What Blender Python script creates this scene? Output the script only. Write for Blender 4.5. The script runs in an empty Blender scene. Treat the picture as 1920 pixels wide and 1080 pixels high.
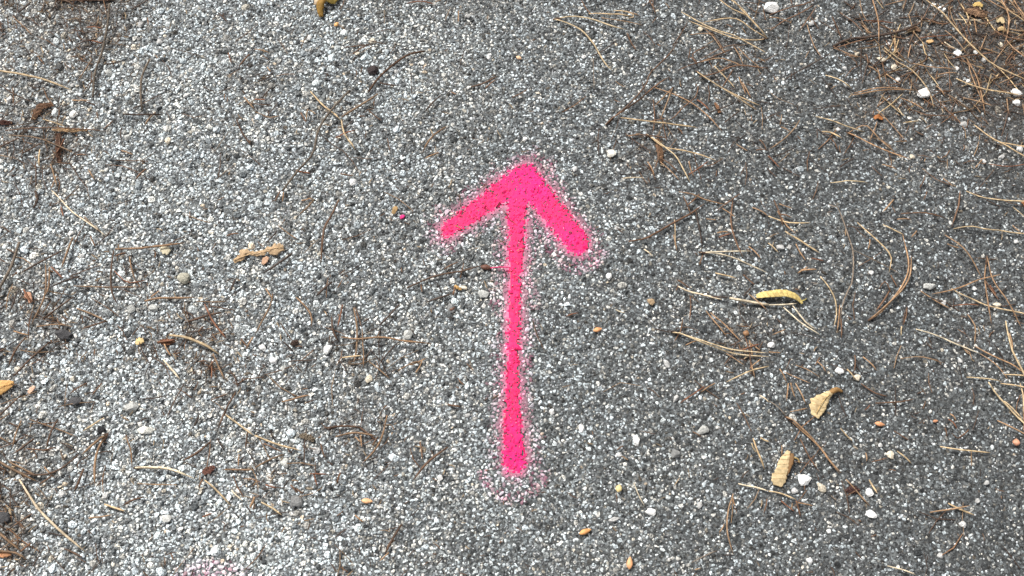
import bpy, math, random
import numpy as np
from mathutils import Vector, noise as mnoise

rng = np.random.default_rng(7)
random.seed(7)
SC = bpy.context.scene
COL = SC.collection

# ------------------------------------------------------------------ camera
TILT = math.radians(20.0)
DIST = 1.0
WIDTH = 1.07                       # metres of ground across the frame at its centre
cam_d = bpy.data.cameras.new('camera')
cam_d.sensor_width = 36.0
cam_d.lens = 36.0 * DIST / WIDTH
cam_d.clip_start = 0.02
cam_d.clip_end = 500.0
cam = bpy.data.objects.new('camera', cam_d)
COL.objects.link(cam)
cam.location = (0, -DIST * math.sin(TILT), DIST * math.cos(TILT))
cam.rotation_euler = (TILT, 0, 0)
SC.camera = cam
SC.render.resolution_x, SC.render.resolution_y = 1024, 576

# ------------------------------------------------------------------ light
SUN_DIR = Vector((-0.48, 0.55, 0.90)).normalized()      # towards the sun
world = bpy.data.worlds.new('World')
SC.world = world
world.use_nodes = True
nt = world.node_tree
nt.nodes.clear()
sky = nt.nodes.new('ShaderNodeTexSky')
sky.sky_type = 'NISHITA'
sky.sun_disc = False
sky.sun_elevation = math.asin(SUN_DIR.z)
sky.sun_rotation = math.atan2(SUN_DIR.x, SUN_DIR.y)
sky.air_density = 1.0
sky.dust_density = 6.0
sky.ozone_density = 1.0
hs = nt.nodes.new('ShaderNodeHueSaturation')            # an overcast sky: nearly grey
hs.inputs['Saturation'].default_value = 0.22
bgn = nt.nodes.new('ShaderNodeBackground')
bgn.inputs['Strength'].default_value = 0.060
wo = nt.nodes.new('ShaderNodeOutputWorld')
nt.links.new(sky.outputs[0], hs.inputs['Color'])
nt.links.new(hs.outputs[0], bgn.inputs['Color'])
nt.links.new(bgn.outputs[0], wo.inputs['Surface'])
sun_d = bpy.data.lights.new('sun', 'SUN')
sun_d.energy = 1.5
sun_d.angle = math.radians(10)
sun_d.color = (1.0, 0.975, 0.935)
sun = bpy.data.objects.new('sun', sun_d)
COL.objects.link(sun)
sun.rotation_euler = SUN_DIR.to_track_quat('Z', 'Y').to_euler()
sun.location = SUN_DIR * 5
SC.view_settings.view_transform = 'Standard'
SC.view_settings.look = 'None'
SC.view_settings.gamma = 1.0
SC.view_settings.use_curve_mapping = False
SC.view_settings.exposure = 1.33
SC.render.engine = 'CYCLES'

# ------------------------------------------------------------------ photo pixels <-> ground (metres)
cT, sT = math.cos(TILT), math.sin(TILT)
CX, CY, CZ = 0.0, -DIST * sT, DIST * cT
K = WIDTH / DIST / 1920.0


def ground(x, y):
    u = (x - 960.0) * K
    v = (540.0 - y) * K
    dz = -cT + v * sT
    t = -CZ / dz
    return u * t, CY + (sT + v * cT) * t


def pix(X, Y):
    """ground point -> photo pixel (numpy ok)"""
    dx, dy, dz = X - CX, Y - CY, -CZ
    w = dy * sT - dz * cT
    v = (dy * cT + dz * sT) / w
    return 960.0 + dx / w / K, 540.0 - v / K


PXM = WIDTH / 1920.0                # metres per photo pixel near the centre


def gz(x, y):
    """gentle undulation of the ground, metres"""
    return (0.0016 * np.sin(x * 9.1 + 1.3) * np.cos(y * 7.7 - 0.4) + 0.0009 * np.sin(x * 23.0 - y * 17.0)
            + 0.0005 * np.sin(x * 51.0 + y * 43.0 + 2.0))


def sstep(a, b, x):
    t = np.clip((x - a) / (b - a), 0, 1)
    return t * t * (3 - 2 * t)


# smooth value noise on numpy arrays
_tab = rng.random((256, 256))


def vnoise(x, y, s, seed=0):
    x = np.asarray(x) / s + 37.7 + seed * 11.3
    y = np.asarray(y) / s + 91.2 + seed * 5.9
    xi, yi = np.floor(x).astype(int), np.floor(y).astype(int)
    fx, fy = x - xi, y - yi
    fx, fy = fx * fx * (3 - 2 * fx), fy * fy * (3 - 2 * fy)
    g = lambda a, b: _tab[a % 256, b % 256]
    return ((g(xi, yi) * (1 - fx) + g(xi + 1, yi) * fx) * (1 - fy)
            + (g(xi, yi + 1) * (1 - fx) + g(xi + 1, yi + 1) * fx) * fy)


# fields over the ground, written in photo pixels of the ground point
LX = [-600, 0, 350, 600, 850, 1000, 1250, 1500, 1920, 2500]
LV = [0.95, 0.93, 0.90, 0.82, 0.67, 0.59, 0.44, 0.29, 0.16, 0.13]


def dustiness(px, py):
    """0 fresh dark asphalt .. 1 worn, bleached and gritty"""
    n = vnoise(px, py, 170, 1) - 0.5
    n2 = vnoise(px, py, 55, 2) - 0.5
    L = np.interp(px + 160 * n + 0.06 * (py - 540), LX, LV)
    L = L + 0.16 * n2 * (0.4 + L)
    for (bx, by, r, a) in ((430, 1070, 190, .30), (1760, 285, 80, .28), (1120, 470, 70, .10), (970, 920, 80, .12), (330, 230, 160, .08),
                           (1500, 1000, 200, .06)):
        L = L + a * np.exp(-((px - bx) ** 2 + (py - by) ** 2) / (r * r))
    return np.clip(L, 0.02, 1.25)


SOIL = ((1910, 30, 170, .75), (1700, 60, 110, .45), (1840, 170, 110, .5), (60, 0, 130, .7), (200, -10, 90, .6), (70, 240, 70, .55), (100, 300, 60, .45),
        (40, 560, 60, .45), (90, 620, 60, .4), (400, 690, 55, .55), (390, 620, 55, .45), (480, 170, 40, .35), (210, 510, 40, .3),
        (15, 970, 50, .8), (30, 870, 70, .5), (30, 1040, 50, .5), (670, 820, 45, .4), (510, 910, 45, .35), (690, 660, 50, .3), (1380, 120, 90, .3),
        (1235, 290, 45, .5), (1400, 640, 50, .4), (640, 230, 40, .35), (300, 620, 60, .3), (1830, 600, 60, .15), (1660, 220, 70, .35), (180, 90, 50, .4))


def soil(px, py):
    s = np.zeros_like(np.asarray(px, dtype=float))
    for (bx, by, r, a) in SOIL:
        s = s + a * np.exp(-((px - bx) ** 2 + (py - by) ** 2) / (r * r))
    return np.clip(s * (0.55 + 0.9 * vnoise(px, py, 26, 5)), 0, 1)


# ------------------------------------------------------------------ materials
def new_mat(name):
    m = bpy.data.materials.new(name)
    m.use_nodes = True
    n = m.node_tree.nodes
    return m, n, m.node_tree.links, n['Principled BSDF']


def mat_attr(name, rough=0.85, nscale=900.0, namp=0.5, bump=0.35, bscale=1400.0, spec=0.35):
    """base colour = colour attribute of the stone x fine mineral grain"""
    m, n, l, b = new_mat(name)
    at = n.new('ShaderNodeAttribute'); at.attribute_name = 'Col'
    tc = n.new('ShaderNodeTexCoord')
    no = n.new('ShaderNodeTexNoise'); no.inputs['Scale'].default_value = nscale; no.inputs['Detail'].default_value = 3
    l.new(tc.outputs['Object'], no.inputs['Vector'])
    mr = n.new('ShaderNodeMapRange')
    mr.inputs['From Min'].default_value = 0.33; mr.inputs['From Max'].default_value = 0.67
    mr.inputs['To Min'].default_value = 1 - namp; mr.inputs['To Max'].default_value = 1 + namp * 0.6
    l.new(no.outputs['Fac'], mr.inputs['Value'])
    mx = n.new('ShaderNodeMix'); mx.data_type = 'RGBA'; mx.blend_type = 'MULTIPLY'; mx.inputs[0].default_value = 1
    l.new(at.outputs['Color'], mx.inputs[6]); l.new(mr.outputs[0], mx.inputs[7])
    l.new(mx.outputs[2], b.inputs['Base Color'])
    b.inputs['Roughness'].default_value = rough
    b.inputs['Specular IOR Level'].default_value = spec
    if bump:
        nb = n.new('ShaderNodeTexNoise'); nb.inputs['Scale'].default_value = bscale; nb.inputs['Detail'].default_value = 2
        l.new(tc.outputs['Object'], nb.inputs['Vector'])
        bp = n.new('ShaderNodeBump'); bp.inputs['Strength'].default_value = bump; bp.inputs['Distance'].default_value = 0.0006
        l.new(nb.outputs['Fac'], bp.inputs['Height']); l.new(bp.outputs[0], b.inputs['Normal'])
    return m


def mat_obj(name, rough=0.8, nscale=300.0, namp=0.45, bump=0.3, bscale=600.0, stretch=None, spots=0.0, transl=0.0, sheen=0.3):
    """base colour = object colour x grain; used for the loose things"""
    m, n, l, b = new_mat(name)
    oi = n.new('ShaderNodeObjectInfo')
    tc = n.new('ShaderNodeTexCoord')
    vec = tc.outputs['Object']
    ad = n.new('ShaderNodeVectorMath'); ad.operation = 'ADD'
    l.new(vec, ad.inputs[0])
    cmb = n.new('ShaderNodeCombineXYZ')
    l.new(oi.outputs['Random'], cmb.inputs[0]); l.new(oi.outputs['Random'], cmb.inputs[1])
    l.new(cmb.outputs[0], ad.inputs[1])
    vec = ad.outputs[0]
    no = n.new('ShaderNodeTexNoise'); no.inputs['Scale'].default_value = nscale; no.inputs['Detail'].default_value = 4
    l.new(vec, no.inputs['Vector'])
    mr = n.new('ShaderNodeMapRange')
    mr.inputs['From Min'].default_value = 0.28; mr.inputs['From Max'].default_value = 0.72
    mr.inputs['To Min'].default_value = 1 - namp; mr.inputs['To Max'].default_value = 1 + namp * 0.7
    l.new(no.outputs['Fac'], mr.inputs['Value'])
    mx = n.new('ShaderNodeMix'); mx.data_type = 'RGBA'; mx.blend_type = 'MULTIPLY'; mx.inputs[0].default_value = 1
    l.new(oi.outputs['Color'], mx.inputs[6]); l.new(mr.outputs[0], mx.inputs[7])
    out = mx.outputs[2]
    if spots:
        ns = n.new('ShaderNodeTexNoise'); ns.inputs['Scale'].default_value = nscale * 0.8; ns.inputs['Detail'].default_value = 5
        ns.inputs['Roughness'].default_value = 0.7
        l.new(vec, ns.inputs['Vector'])
        r2 = n.new('ShaderNodeMapRange'); r2.inputs['From Min'].default_value = 0.56; r2.inputs['From Max'].default_value = 0.68
        r2.inputs['To Max'].default_value = spots
        l.new(ns.outputs['Fac'], r2.inputs['Value'])
        m2 = n.new('ShaderNodeMix'); m2.data_type = 'RGBA'
        m2.inputs[7].default_value = (0.16, 0.075, 0.03, 1)
        l.new(r2.outputs[0], m2.inputs[0]); l.new(out, m2.inputs[6])
        out = m2.outputs[2]
    l.new(out, b.inputs['Base Color'])
    b.inputs['Roughness'].default_value = rough
    b.inputs['Specular IOR Level'].default_value = sheen
    nb = n.new('ShaderNodeTexNoise'); nb.inputs['Scale'].default_value = bscale; nb.inputs['Detail'].default_value = 3
    l.new(vec, nb.inputs['Vector'])
    bp = n.new('ShaderNodeBump'); bp.inputs['Strength'].default_value = bump; bp.inputs['Distance'].default_value = 0.001
    l.new(nb.outputs['Fac'], bp.inputs['Height']); l.new(bp.outputs[0], b.inputs['Normal'])
    if transl:
        tr = n.new('ShaderNodeBsdfTranslucent'); l.new(out, tr.inputs['Color'])
        ms = n.new('ShaderNodeMixShader'); ms.inputs[0].default_value = transl
        l.new(b.outputs[0], ms.inputs[1]); l.new(tr.outputs[0], ms.inputs[2])
        l.new(ms.outputs[0], n['Material Output'].inputs['Surface'])
    return m


M_STONE = mat_attr('aggregate_stone', 0.8, 560, 0.85, 0.9, 1000)
M_GRIT = mat_attr('grit', 0.9, 1500, 0.3, 0.0)
M_PAINT = mat_attr('pink_spray_paint', 0.62, 500, 0.16, 0.35, 1600, 0.3)
M_CRUMB = mat_attr('plant_crumbs', 0.85, 500, 0.4, 0.0)
M_NEEDLE = mat_obj('dry_needle', 0.6, 190, 0.55, 0.2, 900, spots=0.35)
M_LEAF = mat_obj('dry_leaf', 0.7, 170, 0.32, 0.45, 500, spots=0.45, transl=0.18)
M_PEBBLE = mat_obj('loose_pebble', 0.8, 480, 0.32, 0.8, 800)
M_BARK = mat_obj('bark', 0.9, 240, 0.6, 0.8, 420)
M_SEED = mat_obj('seed_husk', 0.55, 220, 0.35, 0.3, 600, spots=0.3)


def mat_ground():
    m, n, l, b = new_mat('asphalt_binder')
    at = n.new('ShaderNodeAttribute'); at.attribute_name = 'Col'
    tc = n.new('ShaderNodeTexCoord')
    vo = n.new('ShaderNodeTexVoronoi'); vo.inputs['Scale'].default_value = 520
    l.new(tc.outputs['Object'], vo.inputs['Vector'])
    wn = n.new('ShaderNodeSeparateColor'); l.new(vo.outputs['Color'], wn.inputs[0])
    mr = n.new('ShaderNodeMapRange'); mr.inputs['To Min'].default_value = 0.35; mr.inputs['To Max'].default_value = 1.9
    pw = n.new('ShaderNodeMath'); pw.operation = 'POWER'; pw.inputs[1].default_value = 2.2
    l.new(wn.outputs[0], pw.inputs[0]); l.new(pw.outputs[0], mr.inputs['Value'])
    mx = n.new('ShaderNodeMix'); mx.data_type = 'RGBA'; mx.blend_type = 'MULTIPLY'; mx.inputs[0].default_value = 1
    l.new(at.outputs['Color'], mx.inputs[6]); l.new(mr.outputs[0], mx.inputs[7])
    l.new(mx.outputs[2], b.inputs['Base Color'])
    b.inputs['Roughness'].default_value = 0.8
    v2 = n.new('ShaderNodeTexVoronoi'); v2.inputs['Scale'].default_value = 190; v2.feature = 'F1'
    l.new(tc.outputs['Object'], v2.inputs['Vector'])
    sm = n.new('ShaderNodeMath'); sm.operation = 'MULTIPLY_ADD'; sm.inputs[1].default_value = -1.0
    l.new(v2.outputs['Distance'], sm.inputs[0]); l.new(wn.outputs[1], sm.inputs[2])
    bp = n.new('ShaderNodeBump'); bp.inputs['Strength'].default_value = 0.7; bp.inputs['Distance'].default_value = 0.002
    l.new(sm.outputs[0], bp.inputs['Height']); l.new(bp.outputs[0], b.inputs['Normal'])
    return m


M_GROUND = mat_ground()


# ------------------------------------------------------------------ mesh helpers
def tri_mesh(name, V, F, C=None, mat=None, smooth=False):
    """V (n,3), F (m,3) int, C (n,3) point colours"""
    me = bpy.data.meshes.new(name)
    V = np.ascontiguousarray(V, dtype=np.float32); F = np.ascontiguousarray(F, dtype=np.int32)
    me.vertices.add(len(V)); me.vertices.foreach_set('co', V.ravel())
    k = F.shape[1]
    me.loops.add(F.size); me.loops.foreach_set('vertex_index', F.ravel())
    me.polygons.add(len(F))
    me.polygons.foreach_set('loop_start', np.arange(0, F.size, k, dtype=np.int32))
    me.polygons.foreach_set('loop_total', np.full(len(F), k, dtype=np.int32))
    me.update(calc_edges=True)
    if C is not None:
        a = me.attributes.new('Col', 'FLOAT_COLOR', 'POINT')
        rgba = np.ones((len(V), 4), dtype=np.float32); rgba[:, :3] = C
        a.data.foreach_set('color', rgba.ravel())
    me.polygons.foreach_set('use_smooth', np.full(len(F), smooth, dtype=bool))
    if mat:
        me.materials.append(mat)
    return me


def link(name, me, parent=None, loc=(0, 0, 0), color=None, **props):
    o = bpy.data.objects.new(name, me)
    COL.objects.link(o)
    o.location = loc
    if parent is not None:
        o.parent = parent
    if color is not None:
        o.color = (*color, 1)
    for k, v in props.items():
        o[k] = v
    return o


def empty(name, loc, **props):
    o = bpy.data.objects.new(name, None)
    o.empty_display_size = 0.01
    COL.objects.link(o)
    o.location = loc
    for k, v in props.items():
        o[k] = v
    return o


PHI = (1 + 5 ** .5) / 2
ICO_V = np.array([(-1, PHI, 0), (1, PHI, 0), (-1, -PHI, 0), (1, -PHI, 0), (0, -1, PHI), (0, 1, PHI), (0, -1, -PHI), (0, 1, -PHI),
                  (PHI, 0, -1), (PHI, 0, 1), (-PHI, 0, -1), (-PHI, 0, 1)]) / math.sqrt(1 + PHI * PHI)
ICO_F = np.array([(0, 11, 5), (0, 5, 1), (0, 1, 7), (0, 7, 10), (0, 10, 11), (1, 5, 9), (5, 11, 4), (11, 10, 2), (10, 7, 6), (7, 1, 8),
                  (3, 9, 4), (3, 4, 2), (3, 2, 6), (3, 6, 8), (3, 8, 9), (4, 9, 5), (2, 4, 11), (6, 2, 10), (8, 6, 7), (9, 8, 1)])
OCT_V = np.array([(1, 0, 0), (0, 1, 0), (-1, 0, 0), (0, -1, 0), (0, 0, 1.0)])
OCT_F = np.array([(0, 1, 4), (1, 2, 4), (2, 3, 4), (3, 0, 4)])


def ico2():
    """icosphere with 42 vertices, 80 faces"""
    V = [tuple(v) for v in ICO_V]; F = []; cache = {}

    def mid(a, b):
        k = (min(a, b), max(a, b))
        if k not in cache:
            p = np.array(V[a]) + np.array(V[b]); p /= np.linalg.norm(p)
            cache[k] = len(V); V.append(tuple(p))
        return cache[k]
    for a, b, c in ICO_F:
        x, y, z = mid(a, b), mid(b, c), mid(c, a)
        F += [(a, x, z), (b, y, x), (c, z, y), (x, y, z)]
    return np.array(V), np.array(F)


ICO2_V, ICO2_F = ico2()


def rock(seed, planes=7, cut=0.72, soft=0.12):
    """an irregular stone of unit radius: an icosphere cut by random planes"""
    r = np.random.default_rng(seed)
    V = ICO2_V * (1 + soft * (r.random((42, 1)) - .5) * 2)
    for _ in range(planes):
        nrm = r.normal(size=3); nrm /= np.linalg.norm(nrm)
        d = cut + r.random() * 0.22
        ov = V @ nrm - d
        V = V - np.where(ov > 0, ov, 0)[:, None] * nrm
    return V


# ------------------------------------------------------------------ the asphalt sheet
def axis(lo, hi, step, far):
    a = list(np.arange(lo, hi + step * .5, step))
    s = step
    while a[-1] < far:
        s *= 1.35; a.append(a[-1] + s)
    s = step
    while a[0] > -far:
        s *= 1.35; a.insert(0, a[0] - s)
    return np.array(a)


XA = axis(-0.85, 0.85, 0.006, 60.0)
YA = axis(-0.60, 0.75, 0.006, 60.0)
GX, GY = np.meshgrid(XA, YA)
gx, gy = GX.ravel(), GY.ravel()
ppx, ppy = pix(gx, np.clip(gy, -0.7, 3.0))
ppx = np.clip(ppx, -900, 2900); ppy = np.clip(ppy, -1500, 2500)
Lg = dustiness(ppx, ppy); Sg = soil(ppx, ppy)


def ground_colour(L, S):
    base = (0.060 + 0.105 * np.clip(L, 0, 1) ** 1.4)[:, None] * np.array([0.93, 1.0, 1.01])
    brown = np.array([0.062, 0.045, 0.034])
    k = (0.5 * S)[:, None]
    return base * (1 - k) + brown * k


flat = np.clip(1 - (np.hypot(gx, gy) - 1.5) / 3, 0, 1)
GV = np.stack([gx, gy, gz(gx, gy) * flat], 1)
nx, ny = len(XA), len(YA)
i = np.arange((nx - 1) * (ny - 1)); r_, c_ = i // (nx - 1), i % (nx - 1)
a_ = r_ * nx + c_
GF = np.stack([a_, a_ + 1, a_ + nx + 1, a_ + nx], 1)
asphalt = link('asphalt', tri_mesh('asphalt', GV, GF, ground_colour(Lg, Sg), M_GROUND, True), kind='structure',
               label='grey worn asphalt ground, bleached and gritty on the left')

# ------------------------------------------------------------------ aggregate: packed stones in the binder
corners = [ground(*p) for p in ((0, 0), (1920, 0), (0, 1080), (1920, 1080))]
VX0, VX1 = min(c[0] for c in corners), max(c[0] for c in corners)
VY0, VY1 = min(c[1] for c in corners), max(c[1] for c in corners)
IN = 0.05
OUT = 0.30


def scatter():
    X0, X1, Y0, Y1 = VX0 - OUT, VX1 + OUT, VY0 - OUT * .8, VY1 + OUT
    area = (X1 - X0) * (Y1 - Y0)
    cell = 0.0050
    grid = {}
    pts = []
    for r, dens, only_in in ((0.0048, 160, 0), (0.0039, 700, 0), (0.0031, 3200, 0), (0.0026, 9000, 0), (0.0021, 60000, 0), (0.00175, 130000, 1), (0.00145, 200000, 1),
                             (0.00115, 260000, 1)):
        n = int(dens * area)
        xs = rng.uniform(X0, X1, n); ys = rng.uniform(Y0, Y1, n)
        px, py = pix(xs, ys)
        L = dustiness(px, py)
        inn = (px > -70) & (px < 1990) & (py > -60) & (py < 1140)
        keep = np.ones(n, bool)
        if only_in:
            keep &= inn
        if r > 0.0023:
            keep &= rng.random(n) < 0.10 + 0.85 * sstep(0.50, 0.95, L + 0.6 * (vnoise(px, py, 60, 15) - .5)) * np.where(inn, 1, .7) + 0.3 * (~inn)
        xs, ys, L = xs[keep], ys[keep], L[keep]
        rr = r * rng.uniform(0.86, 1.14, len(xs))
        gap = 1.0 + 0.06 * rng.random(len(xs))
        for x, y, q, l, g in zip(xs.tolist(), ys.tolist(), rr.tolist(), L.tolist(), gap.tolist()):
            ci, cj = int(x // cell), int(y // cell)
            ok = True
            for di in (-1, 0, 1):
                for dj in (-1, 0, 1):
                    for (a, b, c) in grid.get((ci + di, cj + dj), ()):
                        d = (q + c) * 0.84 * g
                        if (a - x) ** 2 + (b - y) ** 2 < d * d:
                            ok = False; break
                    if not ok:
                        break
                if not ok:
                    break
            if ok:
                grid.setdefault((ci, cj), []).append((x, y, q))
                pts.append((x, y, q, l))
    return np.array(pts)


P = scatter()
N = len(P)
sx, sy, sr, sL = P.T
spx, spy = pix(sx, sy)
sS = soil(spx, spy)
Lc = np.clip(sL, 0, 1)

# stone colours
kind = rng.random(N)
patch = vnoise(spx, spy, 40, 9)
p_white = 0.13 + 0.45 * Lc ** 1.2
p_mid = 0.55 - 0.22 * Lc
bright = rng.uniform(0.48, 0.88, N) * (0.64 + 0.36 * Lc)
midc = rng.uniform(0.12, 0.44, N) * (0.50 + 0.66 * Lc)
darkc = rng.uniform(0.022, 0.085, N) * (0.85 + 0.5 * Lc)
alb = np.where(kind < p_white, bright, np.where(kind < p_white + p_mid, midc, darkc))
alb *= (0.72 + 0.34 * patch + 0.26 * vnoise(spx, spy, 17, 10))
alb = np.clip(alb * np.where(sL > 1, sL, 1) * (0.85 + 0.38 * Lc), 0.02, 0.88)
tint = rng.random((N, 1))
warm = np.array([1.02, 1.0, 0.92]); cool = np.array([0.89, 0.985, 1.02])
coolness = np.clip(vnoise(spx, spy, 60, 4)[:, None] * 1.3 - 0.3 + 0.25, 0, 1)
sc = alb[:, None] * np.where(tint < 0.30 * (1 - coolness) + 0.08, warm, np.where(tint < 0.35 + 0.5 * coolness, cool, np.array([0.935, 1.0, 0.995])))
brownstone = rng.random(N) < 0.02 + 0.16 * sS
sc[brownstone] = sc[brownstone] * np.array([0.9, 0.76, 0.62])
sc = sc * (1 - 0.45 * sS[:, None]) + np.array([0.09, 0.055, 0.03]) * 0.45 * sS[:, None]
sc = np.clip(sc, 0.015, 0.88)

# which are big enough to be parts of their own: the 300 that show largest
inview = (spx > 4) & (spx < 1916) & (spy > 4) & (spy < 1076)


# the arrow: signed distance in photo pixels on the ground
def capsule(px, py, ax, ay, bx, by, ra, rb):
    dx, dy = bx - ax, by - ay
    t = np.clip(((px - ax) * dx + (py - ay) * dy) / (dx * dx + dy * dy), 0, 1)
    return np.hypot(px - ax - t * dx, py - ay - t * dy) - (ra + (rb - ra) * t)


STROKES = ((986, 333, 932, 368, 25, 21), (932, 368, 838, 433, 20, 14.5), (986, 336, 1030, 392, 26, 25), (1030, 392, 1083, 459, 25, 22), (968, 352, 969, 430, 25, 17),
           (969, 430, 966, 510, 17.5, 14), (966, 510, 961, 690, 12.5, 12.5), (961, 690, 960, 780, 12.5, 16.5), (961, 790, 964, 868, 18, 21), (990, 323, 984, 330, 15, 21))


def arrow_sdf(px, py):
    d = np.full(np.shape(px), 1e9)
    for s in STROKES:
        d = np.minimum(d, capsule(px, py, *s))
    return d


d_st = arrow_sdf(spx, spy)
order = np.argsort(-(sr * inview * (d_st > 80)))
BIG = order[:300]
isbig = np.zeros(N, bool); isbig[BIG] = True

# shapes
NT = 48
templ = []
for t in range(NT):
    r = np.random.default_rng(100 + t)
    V = ICO_V * (1 + 0.42 * (r.random((12, 1)) - .5) * 2)
    for _ in range(4):                                      # broken faces
        nr = r.normal(size=3); nr /= np.linalg.norm(nr)
        ov = V @ nr - (0.42 + 0.3 * r.random())
        V = V - np.where(ov > 0, ov, 0)[:, None] * nr
    V = V * np.array([1.05 + .34 * (r.random() - .3), 0.90 + .30 * (r.random() - .5), 0.86 + .2 * (r.random() - .5)]) * 1.1
    templ.append(V)
templ = np.array(templ)
relief = 0.35 + 0.65 * Lc
flatn = rng.uniform(0.62, 1.05, N) * (0.55 + 0.45 * Lc)
embed = rng.uniform(-0.34, 0.26, N) * relief - 0.16 * (1 - Lc) + 0.0
ang = rng.uniform(0, 2 * math.pi, N)
tiltx = rng.normal(0, 0.25, N) * relief
tidx = rng.integers(0, NT, N)
sz = gz(sx, sy) + sr * embed


def place(idx, T):
    """vertices of stones idx from unit templates T (n,k,3)"""
    V = T * sr[idx][:, None, None] * np.stack([np.ones(len(idx)), np.ones(len(idx)), flatn[idx]], 1)[:, None, :] * 1.06
    t = tiltx[idx][:, None]
    y, z = V[:, :, 1] * np.cos(t) - V[:, :, 2] * np.sin(t), V[:, :, 1] * np.sin(t) + V[:, :, 2] * np.cos(t)
    a = ang[idx][:, None]
    x, y = V[:, :, 0] * np.cos(a) - y * np.sin(a), V[:, :, 0] * np.sin(a) + y * np.cos(a)
    return np.stack([x + sx[idx][:, None], y + sy[idx][:, None], z + sz[idx][:, None]], 2)


small = np.where(~isbig)[0]
SV = place(small, templ[tidx[small]])                       # (n,12,3)
Vall = SV.reshape(-1, 3)
Fall = (ICO_F[None] + 12 * np.arange(len(small))[:, None, None]).reshape(-1, 3)
Call = np.repeat(sc[small], 12, 0)
tri = Vall[Fall]
nrm = np.cross(tri[:, 1] - tri[:, 0], tri[:, 2] - tri[:, 0])
nrm /= np.linalg.norm(nrm, axis=1)[:, None] + 1e-12
cen = tri.mean(1)
vis = (nrm[:, 2] > -0.35)                                   # undersides sit in the binder
me = tri_mesh('aggregate', Vall, Fall[vis], Call, M_STONE)
link('aggregate', me, asphalt, kind='stuff', label='crushed stone aggregate set in the asphalt')

rock_meshes = []
for t in range(24):
    V = rock(500 + t, 8, 0.66)
    rock_meshes.append((V, ICO2_F))
for i_ in BIG:
    V, F = rock_meshes[int(rng.integers(0, 24))]
    q = sr[i_]
    ca, sa = math.cos(ang[i_]), math.sin(ang[i_])
    W = V * np.array([q * 1.12, q * 0.95, q * (0.55 + 0.3 * Lc[i_])])
    W = np.stack([W[:, 0] * ca - W[:, 1] * sa, W[:, 0] * sa + W[:, 1] * ca, W[:, 2]], 1)
    me = tri_mesh('aggregate_stone', W, F, np.repeat(sc[i_][None], 42, 0), M_STONE)
    link('aggregate_stone', me, asphalt, (sx[i_], sy[i_], float(sz[i_])))

# fines between the stones
NF = 120000
fx = rng.uniform(VX0 - IN, VX1 + IN, NF); fy = rng.uniform(VY0 - IN, VY1 + IN, NF)
fpx, fpy = pix(fx, fy)
fL = np.clip(dustiness(fpx, fpy), 0, 1)
k = (rng.random(NF) < (0.35 + 0.6 * fL)) & (arrow_sdf(fpx, fpy) > 7)
fx, fy, fL, fpx, fpy = fx[k], fy[k], fL[k], fpx[k], fpy[k]
NF = len(fx)
fr = rng.uniform(0.0005, 0.0013, NF)
fa = rng.uniform(0, 6.28, NF)
FV = OCT_V[None] * fr[:, None, None] * rng.uniform(0.7, 1.3, (NF, 5, 1)) * np.array([1, 1, 0.9])
ca, sa = np.cos(fa)[:, None], np.sin(fa)[:, None]
FV = np.stack([FV[:, :, 0] * ca - FV[:, :, 1] * sa + fx[:, None], FV[:, :, 0] * sa + FV[:, :, 1] * ca + fy[:, None],
               FV[:, :, 2] + gz(fx, fy)[:, None] + rng.uniform(-0.0002, 0.0009, NF)[:, None] * (0.3 + fL[:, None])], 2)
fal = np.where(rng.random(NF) < 0.12 + 0.34 * fL, rng.uniform(0.4, 0.8, NF), rng.uniform(0.05, 0.28, NF) * (0.4 + fL))
fcol = fal[:, None] * np.where(rng.random((NF, 1)) < .3, np.array([1.05, 1.0, .88]), np.array([.98, 1, 1.02]))
fS = soil(fpx, fpy)[:, None]
fcol = fcol * (1 - .6 * fS) + np.array([.12, .07, .035]) * .6 * fS
FF = (OCT_F[None] + 5 * np.arange(NF)[:, None, None]).reshape(-1, 3)
link('fine_grit', tri_mesh('fine_grit', FV.reshape(-1, 3), FF, np.repeat(fcol, 5, 0), M_GRIT), asphalt, kind='stuff',
     label='fine pale grit between the aggregate stones')

# ------------------------------------------------------------------ the sprayed arrow: a paint film on the stones and the binder
PINK = np.array([0.88, 0.018, 0.140])
MAG = np.array([0.88, 0.010, 0.180])


def pink_colour(px, py):
    k = np.exp(-(((px - 985) / 55) ** 2 + ((py - 345) / 60) ** 2)) + .75 * np.exp(-(((px - 1080) / 40) ** 2 + ((py - 450) / 40) ** 2)) \
        + .8 * np.exp(-(((px - 968) / 30) ** 2 + ((py - 850) / 50) ** 2))
    k = np.clip(k * (0.5 + vnoise(px, py, 12, 3)), 0, 1)[:, None]
    return (PINK * (1 - k) + MAG * k) * (0.80 + 0.22 * vnoise(px, py, 5, 6) + 0.20 * vnoise(px, py, 22, 16))[:, None]


arrow = empty('painted_arrow', (*ground(965, 620), 0.0), label='hot pink spray-painted arrow pointing up on the asphalt', category='arrow')
ax0, ay0 = ground(965, 620)
cpx, cpy = pix(cen[:, 0], cen[:, 1])
dF = arrow_sdf(cpx, cpy)
edge = 3.5 * (vnoise(cpx, cpy, 7, 7) - .5) + 4.0 * (vnoise(cpx, cpy, 17, 8) - .5)
core = (dF + edge + 1.0 * rng.normal(size=len(dF)) * (dF > -6) - 1.6 < 0) & (nrm[:, 2] > -0.1) & vis & (rng.random(len(dF)) > 0.012)


def film(sel, cols, name, lift, **props):
    T = tri[sel] + nrm[sel][:, None, :] * lift
    V = T.reshape(-1, 3) - np.array([ax0, ay0, 0])
    F = np.arange(len(V)).reshape(-1, 3)
    return link(name, tri_mesh(name, V, F, np.repeat(cols, 3, 0), M_PAINT), arrow, **props)


film(core, pink_colour(cpx[core], cpy[core]), 'paint_coat', 0.00022)
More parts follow.
